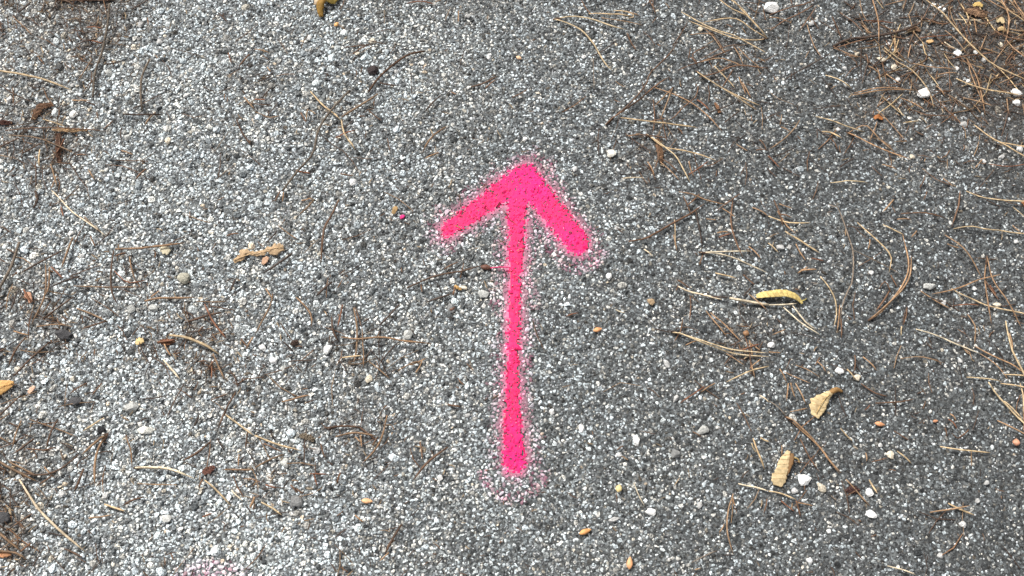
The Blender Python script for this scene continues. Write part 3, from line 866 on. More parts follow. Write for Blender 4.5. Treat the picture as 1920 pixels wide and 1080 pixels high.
# traced in enlargements of twelve tiles of the photograph (3x): colour width x y x y ... ; '|' joins needles of one sheath
TILES = {(0, 0): """s5 0 415 150 440 280 470 410 515;t3 410 570 520 580;gT5 640 60 620 180 590 300 545 420 530 560;gT5 855 350 810 430 795 520 805 620;b3 0 480 80 540 200 590
t3 525 345 450 470;t3 60 770 200 785 330 830 450 890;b3 40 745 300 745 620 745;s3 250 680 310 700 380 722;t3 300 940 330 1060;t3 325 1000 300 1080;s3 235 850 230 950;b3 215 930 210 1070
d3 100 620 0 730;b4 0 850 130 780;b4 130 870 250 820;t4 880 640 820 720;dT4 700 650 800 660 910 655;d3 690 730 690 800;b4 830 960 770 1020;d4 750 70 860 20;r3 1290 310 1310 370
b4 1410 320 1350 390;t3 1380 560 1440 630;b4 1340 690 1370 760 1420 830;r3 500 170 590 175;r3 500 240 600 260;t3 690 855 760 880;t3 510 970 540 1020;d5 110 80 190 30;b4 330 10 400 30 450 60
d3 440 270 560 230;d3 600 380 700 350;b3 340 770 345 840 300 940;r3 370 790 330 880;b3 440 880 500 880;d3 1150 500 1220 540;t3 80 100 200 220;b3 550 640 560 680;b3 640 690 590 740""",
(480, 0): """b3 500 275 590 272 660 268;b3 545 315 600 285 640 268;bT5 950 295 860 320 780 375 700 440 650 500 635 520;s4 310 525 370 590 440 650 480 690
gT5 530 515 480 580 410 670 360 760 340 850 320 900 240 980 150 1080;t5 690 545 600 600 480 670;s4 485 690 500 760 545 820 560 850;r3 450 780 560 740;b3 255 640 285 700;t3 295 620 285 690
b4 1210 500 1290 480 1360 440;b3 1290 510 1350 460;d4 1040 550 980 610 950 640;t4 1070 725 1000 780 960 830 940 870;t3 1030 870 950 905;d3 835 910 785 950;r4 230 970 310 980;b3 480 990 550 995
d2 875 420 880 560;g2 725 70 725 160;g3 1090 60 1065 130;t3 1140 70 1140 140;r3 850 25 930 20 1010 30;t3 1010 20 1080 0;t3 0 290 80 310;t3 70 390 90 420;d3 0 440 50 420;d3 20 470 100 440
t3 0 640 80 675 150 655;b3 640 640 710 690;b2 740 790 760 880;d4 700 480 790 490;d3 40 560 90 500;r3 0 570 60 575;d3 560 330 545 350""",
(960, 0): """s5 240 115 330 105 420 115 500 140 570 165 640 185|240 115 330 150 400 190 450 250 500 340 545 400 565 415;b4 390 10 420 70 460 100;s4 430 90 560 95 680 100;s3 570 65 640 75 690 100 640 110
t3 620 70 720 95;t3 500 110 600 130 740 150;b3 740 40 800 0;b3 770 10 810 90;b3 790 0 790 80;b5 645 200 670 250 700 290;b5 535 700 590 655 660 600 740 510 770 440 820 390 880 320 930 240|535 700 590 660 700 580 780 510 880 440
d3 600 660 590 720 550 820;s5 610 670 720 690 830 710 1040 730;b4 640 770 760 775 890 790;t3 650 780 720 760;s4 760 765 830 830 880 850 1000 870 1150 915|760 765 850 840 910 890 950 950 1000 1040;t3 830 920 880 970 940 1025
t3 760 920 800 1000;t3 990 920 1020 1000;p3 620 1015 740 1015;d4 490 730 480 800 485 890;d3 450 820 490 790;d4 580 250 500 300 440 325;g2 455 330 460 520;t4 800 500 900 540 1000 590 1080 650 1180 750
t4 900 505 860 550 800 610|900 505 870 590 830 690;b4 1045 490 1030 560 960 620 900 680 870 690;b4 790 580 800 680 790 760;s4 1040 410 1130 480 1250 550 1390 615|1040 412 1080 450 1180 520 1370 630;s4 1130 390 1200 450 1250 510
t3 1270 450 1310 540;t3 1290 480 1340 560;b4 930 410 1020 370 1100 340 1180 310 1250 280;b3 1000 330 1040 360;b3 1000 285 990 340;t4 1050 360 1150 345 1230 365 1300 390;b5 1050 440 1130 430 1250 390 1440 395
s4 950 75 1050 140 1150 190 1260 230 1440 315;t3 1000 205 1100 205 1150 215;t3 1080 170 1130 220 1170 290 1200 330;t3 1240 270 1300 390;t3 1260 290 1410 410
s4 1430 225 1370 240 1250 235 1150 200 1040 150 990 125|1430 225 1350 190 1250 130 1150 130 1060 140|1430 225 1330 120 1220 60 1150 0|1430 225 1300 100 1240 10|1430 220 1340 140 1280 70 1200 0
d4 1240 600 1100 645;d4 1280 630 1180 710;r4 1040 570 1110 630;b4 1040 380 1010 320 1100 270;b3 1060 340 1200 280 1280 265;b4 810 790 820 900 790 980;b4 830 900 870 930 940 990;r3 990 990 1100 920;b3 770 690 860 680
b3 1390 790 1430 850;t3 1260 820 1320 860;b3 0 560 50 540 90 510;b3 1370 850 1440 850;b3 1150 420 1230 370;b3 1180 500 1240 400""",
(1440, 0): """b4 0 100 100 75 200 45 260 10;b4 0 200 80 140 180 90 250 40;t3 0 115 60 120 130 145;b4 260 60 220 120 170 190;b3 110 0 140 70;b4 350 110 390 180 410 230;b4 400 80 480 140 530 200;t3 510 130 560 190 580 200
dT8 360 270 450 230 600 210 740 190 820 160;b4 380 275 470 250 550 230;r3 530 130 620 130 710 140;t4 575 0 600 80 615 160 612 260;t3 510 0 520 70 560 150;t3 650 40 760 15 800 0;b5 770 0 750 80
s5 860 0 960 90 1020 170 1100 270 1160 320 1200 360 1290 410 1440 460;t3 990 180 1060 260 1110 320;p3 1040 115 1190 130;r4 840 225 940 215 1040 215;b4 1000 345 1120 325 1260 315;t3 365 280 460 320 530 330
s4 640 280 720 350 800 400 850 450 880 500 910 560 920 620;s4 650 275 760 365;b3 360 270 480 350 500 390;t3 810 360 900 390 1050 400;t4 950 430 1060 425;t5 470 540 560 530 680 515 830 515;t4 480 530 640 510 760 505
t4 740 560 800 590 880 630;s4 320 430 400 465 470 505;d4 100 450 200 390 290 350 340 320;t3 210 160 250 260 300 340;g3 0 520 50 570 170 610;d3 250 620 330 610 420 600;s4 265 660 350 690 440 725 540 745
t4 170 690 130 750 60 810 0 845;t3 70 720 125 745;s5 300 745 350 750 410 785;t4 450 750 550 810 650 860 800 905|450 750 540 720 620 800 720 870;t3 600 630 680 700 770 800;t3 610 690 570 800;b3 480 780 420 880;b3 350 780 390 850
r4 0 880 60 950;d3 400 945 490 890;s3 350 1030 560 1030;s5 1050 450 1130 500 1250 535 1430 545;t4 1110 340 1160 450 1190 560 1215 660|1110 340 1130 430 1200 590;t4 1090 560 1180 590 1260 610;s4 1150 710 1230 780 1330 840 1440 900
s4 1240 790 1320 815 1440 830;t3 940 490 990 550;b3 990 620 1060 700;r3 1240 930 1340 945 1440 930;t4 1330 230 1380 300 1440 345;t4 1340 60 1340 180 1320 260;t4 1210 0 1300 60 1400 100;b3 530 150 500 130;t3 430 320 500 330
s4 1230 0 1290 30 1340 80 1440 140;t4 1280 0 1340 110 1330 200;t4 1330 0 1390 80 1440 150;t4 1370 0 1420 90 1440 130;b4 1100 30 1170 60 1250 100;b4 1180 150 1250 130 1320 90;t3 1150 120 1170 200;b4 880 110 960 150 1040 130
b4 900 150 930 100 970 60;b4 800 180 860 120 900 40;t3 700 240 720 290 760 330;b3 690 210 760 230 800 210;b3 660 230 690 300;t3 800 260 780 340;b3 760 270 720 340;b3 740 440 820 410;t3 560 380 620 420;t3 610 380 630 470
t3 660 420 740 480;b4 1270 180 1350 230 1440 240;b4 1300 290 1360 240 1440 200;t3 1250 380 1290 320 1330 270;t3 1360 290 1440 260;t3 1180 300 1220 210;b3 1120 170 1140 250;t3 1290 480 1380 440 1440 420;b3 1330 500 1440 480
t3 1330 570 1350 650;t3 1420 600 1440 680;t3 1150 600 1190 650;b4 1050 0 980 50 930 80;t3 970 250 1040 290;p4 980 255 1050 285;t3 1160 950 1200 900;b3 850 1060 880 990;t3 980 1010 1040 1060;p3 720 620 750 660;t3 640 930 720 960""",
(0, 360): """dT5 205 0 220 50 200 100;gT6 120 290 80 430 20 560 0 620;d4 110 570 80 680;t5 420 265 390 340 365 440;b4 360 340 250 400 130 480;t4 270 420 275 560 250 650 200 760;t4 290 430 290 550 270 600
r4 300 430 370 500;d4 460 480 380 510 310 550;b4 430 600 340 660 240 730;t3 220 765 310 755 400 765;t3 90 790 180 815;b4 160 820 100 910 60 990;b4 290 850 200 930 90 1060;p3 300 0 350 50 430 130 530 200 610 260
t3 480 145 580 240;b4 650 340 640 430 640 570 670 640;t5 660 330 760 330 880 320 1040 290;t3 735 370 770 510;r3 650 450 730 520 830 500;t3 430 540 600 540 800 540;t4 440 660 540 700 610 735;b4 610 730 540 750 470 780
t5 820 620 900 605 1100 600;t3 860 600 900 560;t3 1110 625 1280 620;b5 1250 685 1150 705 1040 740;s6 960 810 1080 835 1180 880 1240 920;r5 890 850 990 840;t3 930 860 970 930;d4 1060 800 1170 780;r4 1160 640 1210 740 1280 830
t4 1210 920 1270 1060;p4 930 950 1020 1060;t3 1430 820 1390 890;b3 0 380 70 420;r4 150 560 190 630;b3 1180 1000 1230 940;r3 1200 960 1200 1060;b3 1150 760 1120 800;b4 660 370 720 350;b3 520 260 550 320
b4 0 920 60 880;d4 1300 560 1330 490;b3 1280 250 1350 240;r3 350 90 370 150;d3 480 500 400 480;b3 1360 830 1400 880""",
(480, 360): """b5 475 65 430 150 390 220 375 310 370 410;t4 330 50 290 100 240 140;t3 260 60 320 40;d3 120 225 60 300;t3 130 200 240 275;d5 210 355 130 410 50 460;t4 100 580 90 650 40 740 0 810;t4 230 600 290 660 320 720 318 770
d5 430 515 340 595;d4 810 640 760 690 690 770;b4 430 710 440 790 470 850;r4 490 640 465 770;t4 555 660 570 760 570 860 550 980;t4 480 820 570 835 700 830 840 850 1000 860;s3 490 940 600 925;t3 600 770 610 1000
b4 850 545 950 500 1060 470 1180 455 1280 430;b3 1060 440 1140 400;d4 960 625 1040 600 1110 575;t3 640 960 700 1010 760 1060;t3 800 1010 900 960 930 980;d3 640 715 600 740;b3 140 0 110 60;t3 160 10 150 60;t3 60 550 100 610
t3 870 980 960 940;t3 900 1020 940 950;b3 1150 490 1170 410;b3 560 650 600 780;d3 210 900 160 850;b4 1120 540 1110 590""",
(960, 360): """b6 650 300 760 270 900 190 1000 130 1080 70;s3 910 165 915 330;t3 905 250 925 340;t4 930 20 1000 25 1070 45 1200 75;b4 1280 15 1180 90 1150 110;b5 1240 40 1230 160 1250 270 1290 380;d4 1030 110 1050 220 1070 330
t3 1090 160 1150 160;t3 1180 95 1260 150;t3 1150 235 1220 230;p4 1060 345 1180 360 1300 405 1440 460|1060 345 1180 340 1340 340;t3 1330 310 1400 380;s4 1140 460 1180 475 1260 490;b4 930 500 1000 550;p5 930 545 1000 570 1080 585 1180 610
pT7 1215 610 1330 625 1440 640;b4 1000 590 1005 660 995 740;t4 1090 670 1140 740 1210 820;t4 1110 690 1200 760 1290 850;s4 900 790 1050 840 1150 880 1260 905 1440 912|900 795 1080 860 1200 905 1300 925 1440 932;d3 800 780 850 790 900 800
t3 1040 840 970 870;t3 1200 910 1300 980;b4 1310 820 1330 920 1350 1040;t3 1330 840 1350 940;t3 1330 850 1390 900;s4 1440 985 1320 1020 1200 1075;t3 1330 580 1440 680;d4 1300 590 1340 540;p3 580 670 630 690;r3 370 690 300 710
d5 1110 590 1210 603;b4 960 30 1000 130;b4 1050 20 980 90;r3 1160 260 1230 240;b3 1070 360 1050 420;b3 1300 470 1360 530;r4 1280 900 1390 860;t3 1340 960 1360 1050;t3 1390 950 1330 1000;t3 1350 90 1440 140;p3 740 330 790 370""",
(1440, 360): """b4 30 50 60 140 85 210;t4 50 110 100 190 150 245;s4 0 140 100 175 230 185;s5 90 230 160 270 290 350;s3 0 290 60 345;t3 150 300 210 390;t4 215 430 165 460;t4 180 445 270 440;r3 240 380 310 390
g4 340 75 385 90 410 150 440 250 465 350 465 500 440 560 410 650 400 760;s4 290 480 340 540 375 610 380 700 360 770;t4 400 640 385 790;b4 405 700 410 830;s4 500 175 580 260 680 360 680 450;t3 570 270 560 330
s4 640 190 700 225 760 250;t4 830 225 800 260;t5 570 720 630 680 700 600 760 510 785 420 770 330 750 240|570 720 700 605 770 520 795 440 800 365;b5 680 560 600 680;g3 465 340 560 375 680 430 750 470;t3 720 160 800 160
b4 740 130 880 130 1000 155;t4 700 50 640 120;b3 890 0 870 50;b5 1075 0 1060 100 1030 200;s4 1110 0 1200 40 1300 60 1440 65;s4 1040 210 1130 200 1260 220 1440 245;s3 1370 90 1440 160;t3 1370 190 1410 230
t4 990 245 1080 320 1140 400 1200 490;t3 1000 300 1080 320;t4 1290 475 1180 500 1050 550 920 575;t4 1230 370 1215 480 1230 620 1245 750|1230 370 1250 500 1330 630 1420 780;b4 1220 500 1290 620;s4 1030 545 1130 600 1280 660 1440 700
t4 850 560 920 600 1030 660;r4 1040 640 1190 640;t4 1120 690 1155 760 1160 860;p4 820 780 940 810 1060 860 1190 910;t4 1160 870 1260 930 1380 990 1440 1040;t3 1190 910 1280 980 1350 1070;s5 1330 730 1340 850 1380 960 1440 1060
t3 1350 800 1370 900;t3 740 940 850 935 990 965;s4 1110 1045 1230 1055 1300 1075;s4 1320 1030 1440 1040;s3 440 1000 490 1060;t3 530 930 610 1010;b3 485 920 480 1020;t3 270 960 320 1020;t3 60 1000 100 1080;t3 80 1020 230 1080
t3 150 980 290 1050;p4 80 650 170 740 290 810;p4 130 650 210 740 270 780;t3 90 780 20 810;t3 0 905 70 910;p5 0 640 80 642 160 630;b4 60 130 130 150;r3 1240 530 1280 580;b3 690 470 720 540;b4 620 550 650 510 690 580;b3 780 650 760 750
b3 1370 700 1440 700;s3 745 760 748 810;t3 60 70 130 100""",
(0, 720): """t3 180 205 300 245 440 300;b4 335 200 300 280 270 370;s4 600 200 530 235 470 270;t3 0 300 70 340;t3 130 210 80 370;b4 200 310 90 400;t5 605 290 560 370 545 460 550 570|605 290 540 340 470 400;b4 450 400 390 460 330 500 230 520 130 500
t5 0 430 100 490 230 555;t4 60 440 160 490 220 520;b4 0 460 60 500;t3 260 470 320 535;b3 310 520 230 570;b5 480 480 460 550 430 610;t3 725 300 750 390 755 480;p4 770 475 870 475 980 490 1110 540|770 475 960 485 1070 520
s4 1160 545 1240 610 1310 690;b5 1190 330 1120 390 1040 440;b4 1330 60 1280 150 1240 260;s4 1280 180 1360 240 1440 300;d3 1230 310 1270 380;b4 1400 270 1390 370;t3 1350 400 1350 470;t4 1270 485 1350 485 1440 490
p5 120 540 200 650 290 760 400 860 500 950;b4 380 930 490 980;t5 0 830 60 880 130 940;t4 0 945 100 950 170 1000;b4 190 900 120 950;s4 600 680 720 720;b4 820 640 760 660 700 690;t3 520 760 640 740;b3 580 0 530 70;b3 500 0 400 60
b4 130 70 60 140 0 200;t3 70 170 0 215;t5 1440 640 1410 700;b4 1150 540 1130 590;b4 10 480 0 540;d4 10 560 20 620;b3 170 370 300 380;p3 1310 600 1370 660;r3 1150 750 1200 730;d4 1100 240 1130 180;b3 320 360 250 380;d4 60 1080 90 1040;b3 1200 100 1290 60""",
(480, 720): """t4 150 105 250 80 310 70;b4 390 255 500 240 600 250;t4 450 300 560 280 680 300;b4 590 250 690 330;t4 740 180 720 280 680 370 600 450;s4 0 295 100 335 260 380;b3 50 340 160 390;t4 160 400 80 430 0 480;b5 1080 360 1000 420 940 480 890 550
b3 925 330 940 430;b3 370 340 390 420;b5 820 795 770 880 730 960;t4 780 880 740 920;t3 750 950 700 1000;s4 40 670 100 700 150 740;t3 560 740 610 780;r3 330 510 350 580;b4 1080 120 1150 135;d5 410 260 460 235;b4 460 560 480 500;r3 60 570 120 590
b3 200 570 240 620;b3 270 620 230 590;t3 590 290 600 360;t3 560 300 590 330;r3 310 510 410 510;b3 660 350 690 300""",
(960, 720): """r4 1080 20 1000 70 940 115;t3 1140 0 1060 50;s5 1350 310 1380 400 1415 485;s3 1340 340 1370 390;s4 1390 310 1440 330;p4 1265 565 1340 580 1440 605;t4 1240 620 1210 720 1200 830 1240 960;t3 1235 640 1250 690;g3 1150 940 1080 965 1000 1010
p3 685 560 710 630 740 690;t3 1190 790 1160 840;b3 1430 650 1410 730;b3 1060 300 1010 270;p3 1390 70 1440 110""",
(1440, 720): """t3 110 0 100 100;t4 120 0 150 80;t4 150 0 210 120;t4 120 160 220 140;t5 100 190 220 290 310 390 400 510|100 190 260 335 330 430 395 508;t4 430 540 500 610 570 690;g3 0 100 50 140 100 190;b4 175 310 230 420 280 500;s4 400 255 475 325
b4 520 0 600 55 660 75;b4 600 110 720 105 820 85;s4 720 380 800 450;s5 565 540 605 620;s4 960 355 1080 380 1240 390;t4 1280 210 1440 300;s5 1220 0 1310 110 1440 230;s4 1320 100 1430 210;s4 1300 0 1440 30;s4 1410 0 1430 180
s5 1000 675 1140 745;t4 900 725 1000 710 1115 690;s4 0 605 70 620 150 655;r3 70 660 140 720;b4 150 660 180 750;t3 160 670 250 690;p4 660 1025 740 1050 820 1075;t3 1020 170 1050 210;b3 1120 260 1060 310;r3 540 150 570 120;b3 870 140 880 100
b3 580 440 660 420;t3 545 390 550 440;b3 440 630 490 600;g3 350 630 380 660;b3 990 250 1000 300;b3 700 270 790 320;t3 70 350 70 410;r3 1010 200 1060 260""",
}
ENTRIES = []
for (ox, oy), txt in TILES.items():
    for e in txt.replace('\n', ';').split(';'):
        head, rest = e.split(' ', 1)
        cd = head.rstrip('0123456789'); wd = float(head[len(cd):])
        chains = []
        for part in rest.split('|'):
            v = list(map(float, part.split()))
            pp = [(ox + v[k_] / 3, oy + v[k_ + 1] / 3) for k_ in range(0, len(v), 2)]
            chains.append(pp)
        # a needle that meets the frame's edge runs on past it
        for ch in chains:
            for end, nxt in ((0, 1), (-1, -2)):
                x, y = ch[end]
                if x <= 1 or x >= 1919 or y <= 1 or y >= 1079:
                    dx, dy = x - ch[nxt][0], y - ch[nxt][1]
                    s = 35 / max(1, math.hypot(dx, dy))
                    ch[end] = (x + dx * s, y + dy * s)
        ENTRIES.append((cd, wd, chains))


def chain_len(ch):
    return sum(math.hypot(ch[k_ + 1][0] - ch[k_][0], ch[k_ + 1][1] - ch[k_][1]) for k_ in range(len(ch) - 1))


singles = sorted((e for e in ENTRIES if len(e[2]) == 1 and 'T' not in e[0]), key=lambda e: -chain_len(e[2][0]) * e[1])
SMALL_NEEDLES = {id(e) for e in singles[288:]}
JV, JF, JC, jn = [], [], [], 0
for e in ENTRIES:
    if id(e) not in SMALL_NEEDLES:
        add_needle(*e)
        continue
    path, L_ = needle_path(e[2][0], random.uniform(0, .001), n=6)
    t_ = np.linspace(0, 1, 6)
    V, F = tube(path, e[1] * PXM * (0.46 if e[2][0][0][0] < 950 else 0.38) * np.clip((1 - t_) * 4.5 + .3, 0, 1), 5)
    JV.append(V); JF.append(F + jn); jn += len(V)
    JC.append(np.repeat(np.array(jitter_col(NC[e[0][0]][0]))[None], len(V), 0))
link('short_needles', tri_mesh('short_needles', np.vstack(JV), np.vstack(JF), np.vstack(JC), M_CRUMB, True), None, kind='stuff',
     label='short broken bits of dry pine needle strewn over the asphalt')

# the far end of the bud's stalk carries pink paint
pth, L_ = needle_path([(920, 506), (938, 506), (957, 505)], 0.001)
o0 = tuple(map(float, pth[0]))
o = link('pine_needle', needle_mesh('pine_needle', pth, 4 * PXM * .7, o0, M_NEEDLE), None, o0, (0.8, 0.05, 0.2),
         label='pink-painted needle stub reaching the arrow shaft from the bud', category='pine needle', group='dry pine needles on the asphalt')


# ------------------------------------------------------------------ leaves
def shell(spine, wl, wr, z, curl, n_s=22, n_t=11, rough=0.08, vein=0.0, tilt=0.0, seed=1, serr=0.0, vfreq=1.9):
    """a curled blade: spine in photo pixels, half widths (px) either side, heights (mm), curl (radians, half angle)"""
    k_ = len(spine)
    pts = spline([(*ground(*p), zz * .001, a, b) for p, zz, a, b in zip(spine, z, wl, wr)], n_s)
    xy = pts[:, :2]
    tg = np.gradient(xy, axis=0); tg /= np.linalg.norm(tg, axis=1)[:, None]
    pr = np.stack([-tg[:, 1], tg[:, 0]], 1)
    V = []
    cu = np.interp(np.linspace(0, 1, n_s), np.linspace(0, 1, len(curl)), curl) if hasattr(curl, '__len__') else np.full(n_s, curl)
    for s in range(n_s):
        for t in range(n_t):
            u = 2 * t / (n_t - 1) - 1
            w_ = (pts[s, 3] if u > 0 else pts[s, 4]) * PXM
            e = 1 + rough * 2 * mnoise.noise(Vector((s * 16.0 / n_s + seed * 7, math.copysign(1.3, u), seed))) * max(0, abs(u) - .5) * 2
            if abs(u) > .95 and serr:
                e += serr * (1 if s % 2 else -1)
            c = max(cu[s], 1e-3)
            a = u * c
            lat = w_ * e * math.sin(a) / max(math.sin(min(c, 1.57)), .05) if c > .02 else w_ * e * u
            dz = w_ * (math.cos(a) - math.cos(c)) / max(math.sin(min(c, 1.57)), .05) if c > .02 else 0
            if tilt:
                lat, dz = lat * math.cos(tilt) - dz * math.sin(tilt), lat * math.sin(tilt) + dz * math.cos(tilt)
            dz += vein * math.sin((s - abs(u) * 3.0) * vfreq) * (1 - abs(u) * .3) + 0.0004 * mnoise.noise(Vector((s * .6, u * 2, seed * 3.3)))
            x, y = xy[s] + pr[s] * lat
            V.append((x, y, float(gz(x, y)) + pts[s, 2] + dz))
    V = np.array(V)
    F = []
    for s in range(n_s - 1):
        for t in range(n_t - 1):
            a = s * n_t + t
            F.append((a, a + 1, a + n_t + 1, a + n_t))
    return V, np.array(F), pts, xy


def leaf_part(name, root, o0, data, col, thick=0.00025, mat=None):
    V, F = data[0], data[1]
    me = tri_mesh(name, V - np.array(o0), F, None, mat or M_LEAF, True)
    o = link(name, me, root, (0, 0, 0), col)
    md = o.modifiers.new('thickness', 'SOLIDIFY'); md.thickness = thick; md.offset = 0
    return o


def vein_part(name, root, o0, pts3, r0, r1, col):
    p = spline(pts3, 12)
    V, F = tube(p - np.array(o0), np.linspace(r0, r1, 12), 5)
    return link(name, tri_mesh(name, V, F, None, M_NEEDLE, True), root, (0, 0, 0), col)


def spot(px, py, mm):
    x, y = ground(px, py)
    return (x, y, float(gz(x, y)) + mm * .001)


def leaf_veins(root, o0, d, ns, ntt, count, col, slant=5, r=0.00022):
    G = d[0].reshape(ns, ntt, 3)
    for k_ in range(1, count + 1):
        s0 = int(ns * k_ / (count + 1.5))
        line = [G[min(ns - 1, s0 + int(slant * (ntt - 1 - t) / (ntt - 1)))][t] + np.array([0, 0, .0002]) for t in range(ntt - 1, -1, -2)]
        V, F = tube(np.array(line) - np.array(o0), np.full(len(line), r), 4)
        link('vein', tri_mesh('vein', V, F, None, M_NEEDLE, True), root, (0, 0, 0), col)


# yellow curled leaf, hollow side towards the viewer
b0 = spot(1460, 560, 0)
lf = empty('leaf', b0, label='yellow curled leaf with ribbed blade, hollow side facing the arrow foot', category='leaf', group='fallen leaves')
lf['label'] = 'yellow curled leaf with ribbed blade lying on straw needles'
d = shell([(1417, 557), (1428, 557), (1448, 557), (1470, 557), (1490, 561), (1504, 570)], [4, 7, 9, 9, 6.5, 2], [4, 5, 5.5, 5.5, 5, 2], [2.6, 6, 9, 9.5, 6.5, 2.2], [0.35, .5, .55, .55, 0.45, 0.3],
          64, 11, .06, 0.00012, -0.1, 3, 0.02, 0.95)
leaf_veins(lf, b0, d, 64, 11, 9, (0.46, 0.30, 0.09))
leaf_part('blade', lf, b0, d, (0.74, 0.58, 0.22))
vein_part('petiole', lf, b0, [spot(1500, 566, 3), spot(1507, 564, 3.2), spot(1511, 561, 3)], .0007, .0005, (0.45, 0.36, 0.10))
# tan wedge leaf
b0 = spot(1540, 760, 0)
lf = empty('leaf', b0, label='tan wedge-shaped leaf with a dark rolled stalk end', category='leaf', group='fallen leaves')
d = shell([(1524, 781), (1530, 770), (1536, 759), (1546, 747), (1556, 738)], [5, 15, 17, 9, 4], [9, 13, 12, 7, 4], [3.2, 4.0, 5.5, 6.5, 6], [0.08, .15, .25, .6, 1.1], 44, 13, .12, 0.00012, 0.10, 5, .01, 0.9)
leaf_veins(lf, b0, d, 44, 13, 5, (0.52, 0.36, 0.17), 7)
leaf_part('blade', lf, b0, d, (0.70, 0.54, 0.30))
d = shell([(1552, 740), (1560, 735), (1568, 733), (1578, 736)], [4, 5, 4, 2], [4, 5, 4, 2], [5.5, 6, 5, 3], 1.35, 12, 9, .1, 0.0002, 0.0, 6)
leaf_part('rolled_end', lf, b0, d, (0.34, 0.19, 0.07))
vein_part('midrib', lf, b0, [spot(1528, 777, 5), spot(1537, 758, 8.3), spot(1550, 743, 8.5)], .0004, .0005, (0.60, 0.40, 0.17))
# tan torn leaf
b0 = spot(1466, 880, 0)
lf = empty('leaf', b0, label='tan torn leaf with a dark curled side and hooked stalk', category='leaf', group='fallen leaves')
d = shell([(1456, 912), (1459, 899), (1464, 882), (1469, 866), (1476, 847)], [9, 13, 11, 9, 3], [8, 12, 10, 8, 3], [2.6, 3.8, 4.8, 5.4, 4.6], [.06, .12, .2, .25, .3], 46, 13, .16, 0.00014, 0.08, 9, .01, 0.8)
leaf_veins(lf, b0, d, 46, 13, 6, (0.52, 0.36, 0.17), 6)
leaf_part('blade', lf, b0, d, (0.70, 0.54, 0.31))
d = shell([(1473, 893), (1477, 880), (1480, 866), (1482, 852)], [2, 5, 6, 3], [2, 4, 5, 3], [3, 4, 5, 4.5], .9, 12, 7, .25, 0.0003, -0.7, 4)
leaf_part('curled_side', lf, b0, d, (0.20, 0.11, 0.045))
vein_part('stalk', lf, b0, [spot(1479, 858, 4), spot(1487, 860, 5), spot(1494, 863, 4.5), spot(1497, 869, 3)], .0011, .0006, (0.50, 0.35, 0.14))
# crumbled tan leaf
b0 = spot(490, 478, 0)
lf = empty('leaf', b0, label='crumbled tan leaf with holes and ragged edge on pale grit', category='leaf', group='fallen leaves')
d = shell([(438, 490), (450, 485), (462, 475), (476, 478), (492, 477), (504, 471), (518, 470), (533, 466)], [3, 5, 6, 4, 5, 6, 10, 8], [3, 6, 6, 4, 5, 4, 11, 7], [2.2, 3.5, 5, 4, 4.5, 5, 5, 3.5], [.3, .6, .7, .5, .5, .6, .5, .3], 44, 11, .55, 0.0004, 0.1, 12, .10, 1.4)
leaf_part('blade', lf, b0, d, (0.55, 0.385, 0.225))
d = shell([(493, 497), (498, 490), (503, 483)], [3, 6, 4], [3, 5, 4], [2.3, 3.2, 3.5], .4, 10, 7, .3, 0.0003, -0.1, 14)
leaf_part('broken_lobe', lf, b0, d, (0.55, 0.34, 0.22))
vein_part('midrib', lf, b0, [spot(440, 489, 4.5), spot(476, 478, 6.8), spot(504, 472, 8), spot(532, 466, 6)], .0006, .0004, (0.50, 0.34, 0.18))
# olive brown leaf at the top edge
b0 = spot(617, 10, 0)
lf = empty('leaf', b0, label='olive brown crumpled leaf at the top edge', category='leaf', group='fallen leaves')
d = shell([(612, -14), (618, -4), (626, 5), (633, 10)], [14, 18, 15, 6], [14, 17, 14, 5], [5, 7, 6, 4], [.8, 1.0, .9, .5], 16, 11, .15, 0.0008, .1, 21)
leaf_part('blade', lf, b0, d, (0.42, 0.30, 0.07))
d = shell([(606, 6), (604, 14), (602, 24), (604, 36)], [8, 10, 8, 4], [7, 9, 7, 4], [6, 6.5, 5, 2.5], [.9, 1.2, 1.1, .7], 14, 9, .14, 0.0005, .2, 22)
leaf_part('curled_lobe', lf, b0, d, (0.30, 0.17, 0.035))
d = shell([(600, 3), (596, 8), (592, 14)], [5, 6, 3], [5, 6, 3], [5, 5, 3], .5, 8, 7, .2, 0.0002, .1, 23)
leaf_part('pale_fold', lf, b0, d, (0.70, 0.53, 0.36))
# orange leaf at the left edge
b0 = spot(5, 730, 0)
lf = empty('leaf', b0, label='orange leaf lying half out of frame at the left edge', category='leaf', group='fallen leaves')
d = shell([(-30, 742), (-12, 737), (4, 731), (18, 725), (30, 720)], [8, 14, 14, 10, 4], [8, 13, 13, 9, 3], [3, 5, 5.5, 5, 3.5], [.35, .45, .5, .5, .3], 20, 11, .08, 0.0004, .05, 31, .04)
leaf_part('blade', lf, b0, d, (0.76, 0.45, 0.17))
vein_part('midrib', lf, b0, [spot(-28, 741, 5), spot(4, 731, 9), spot(28, 721, 5.3)], .0006, .0004, (0.66, 0.40, 0.14))
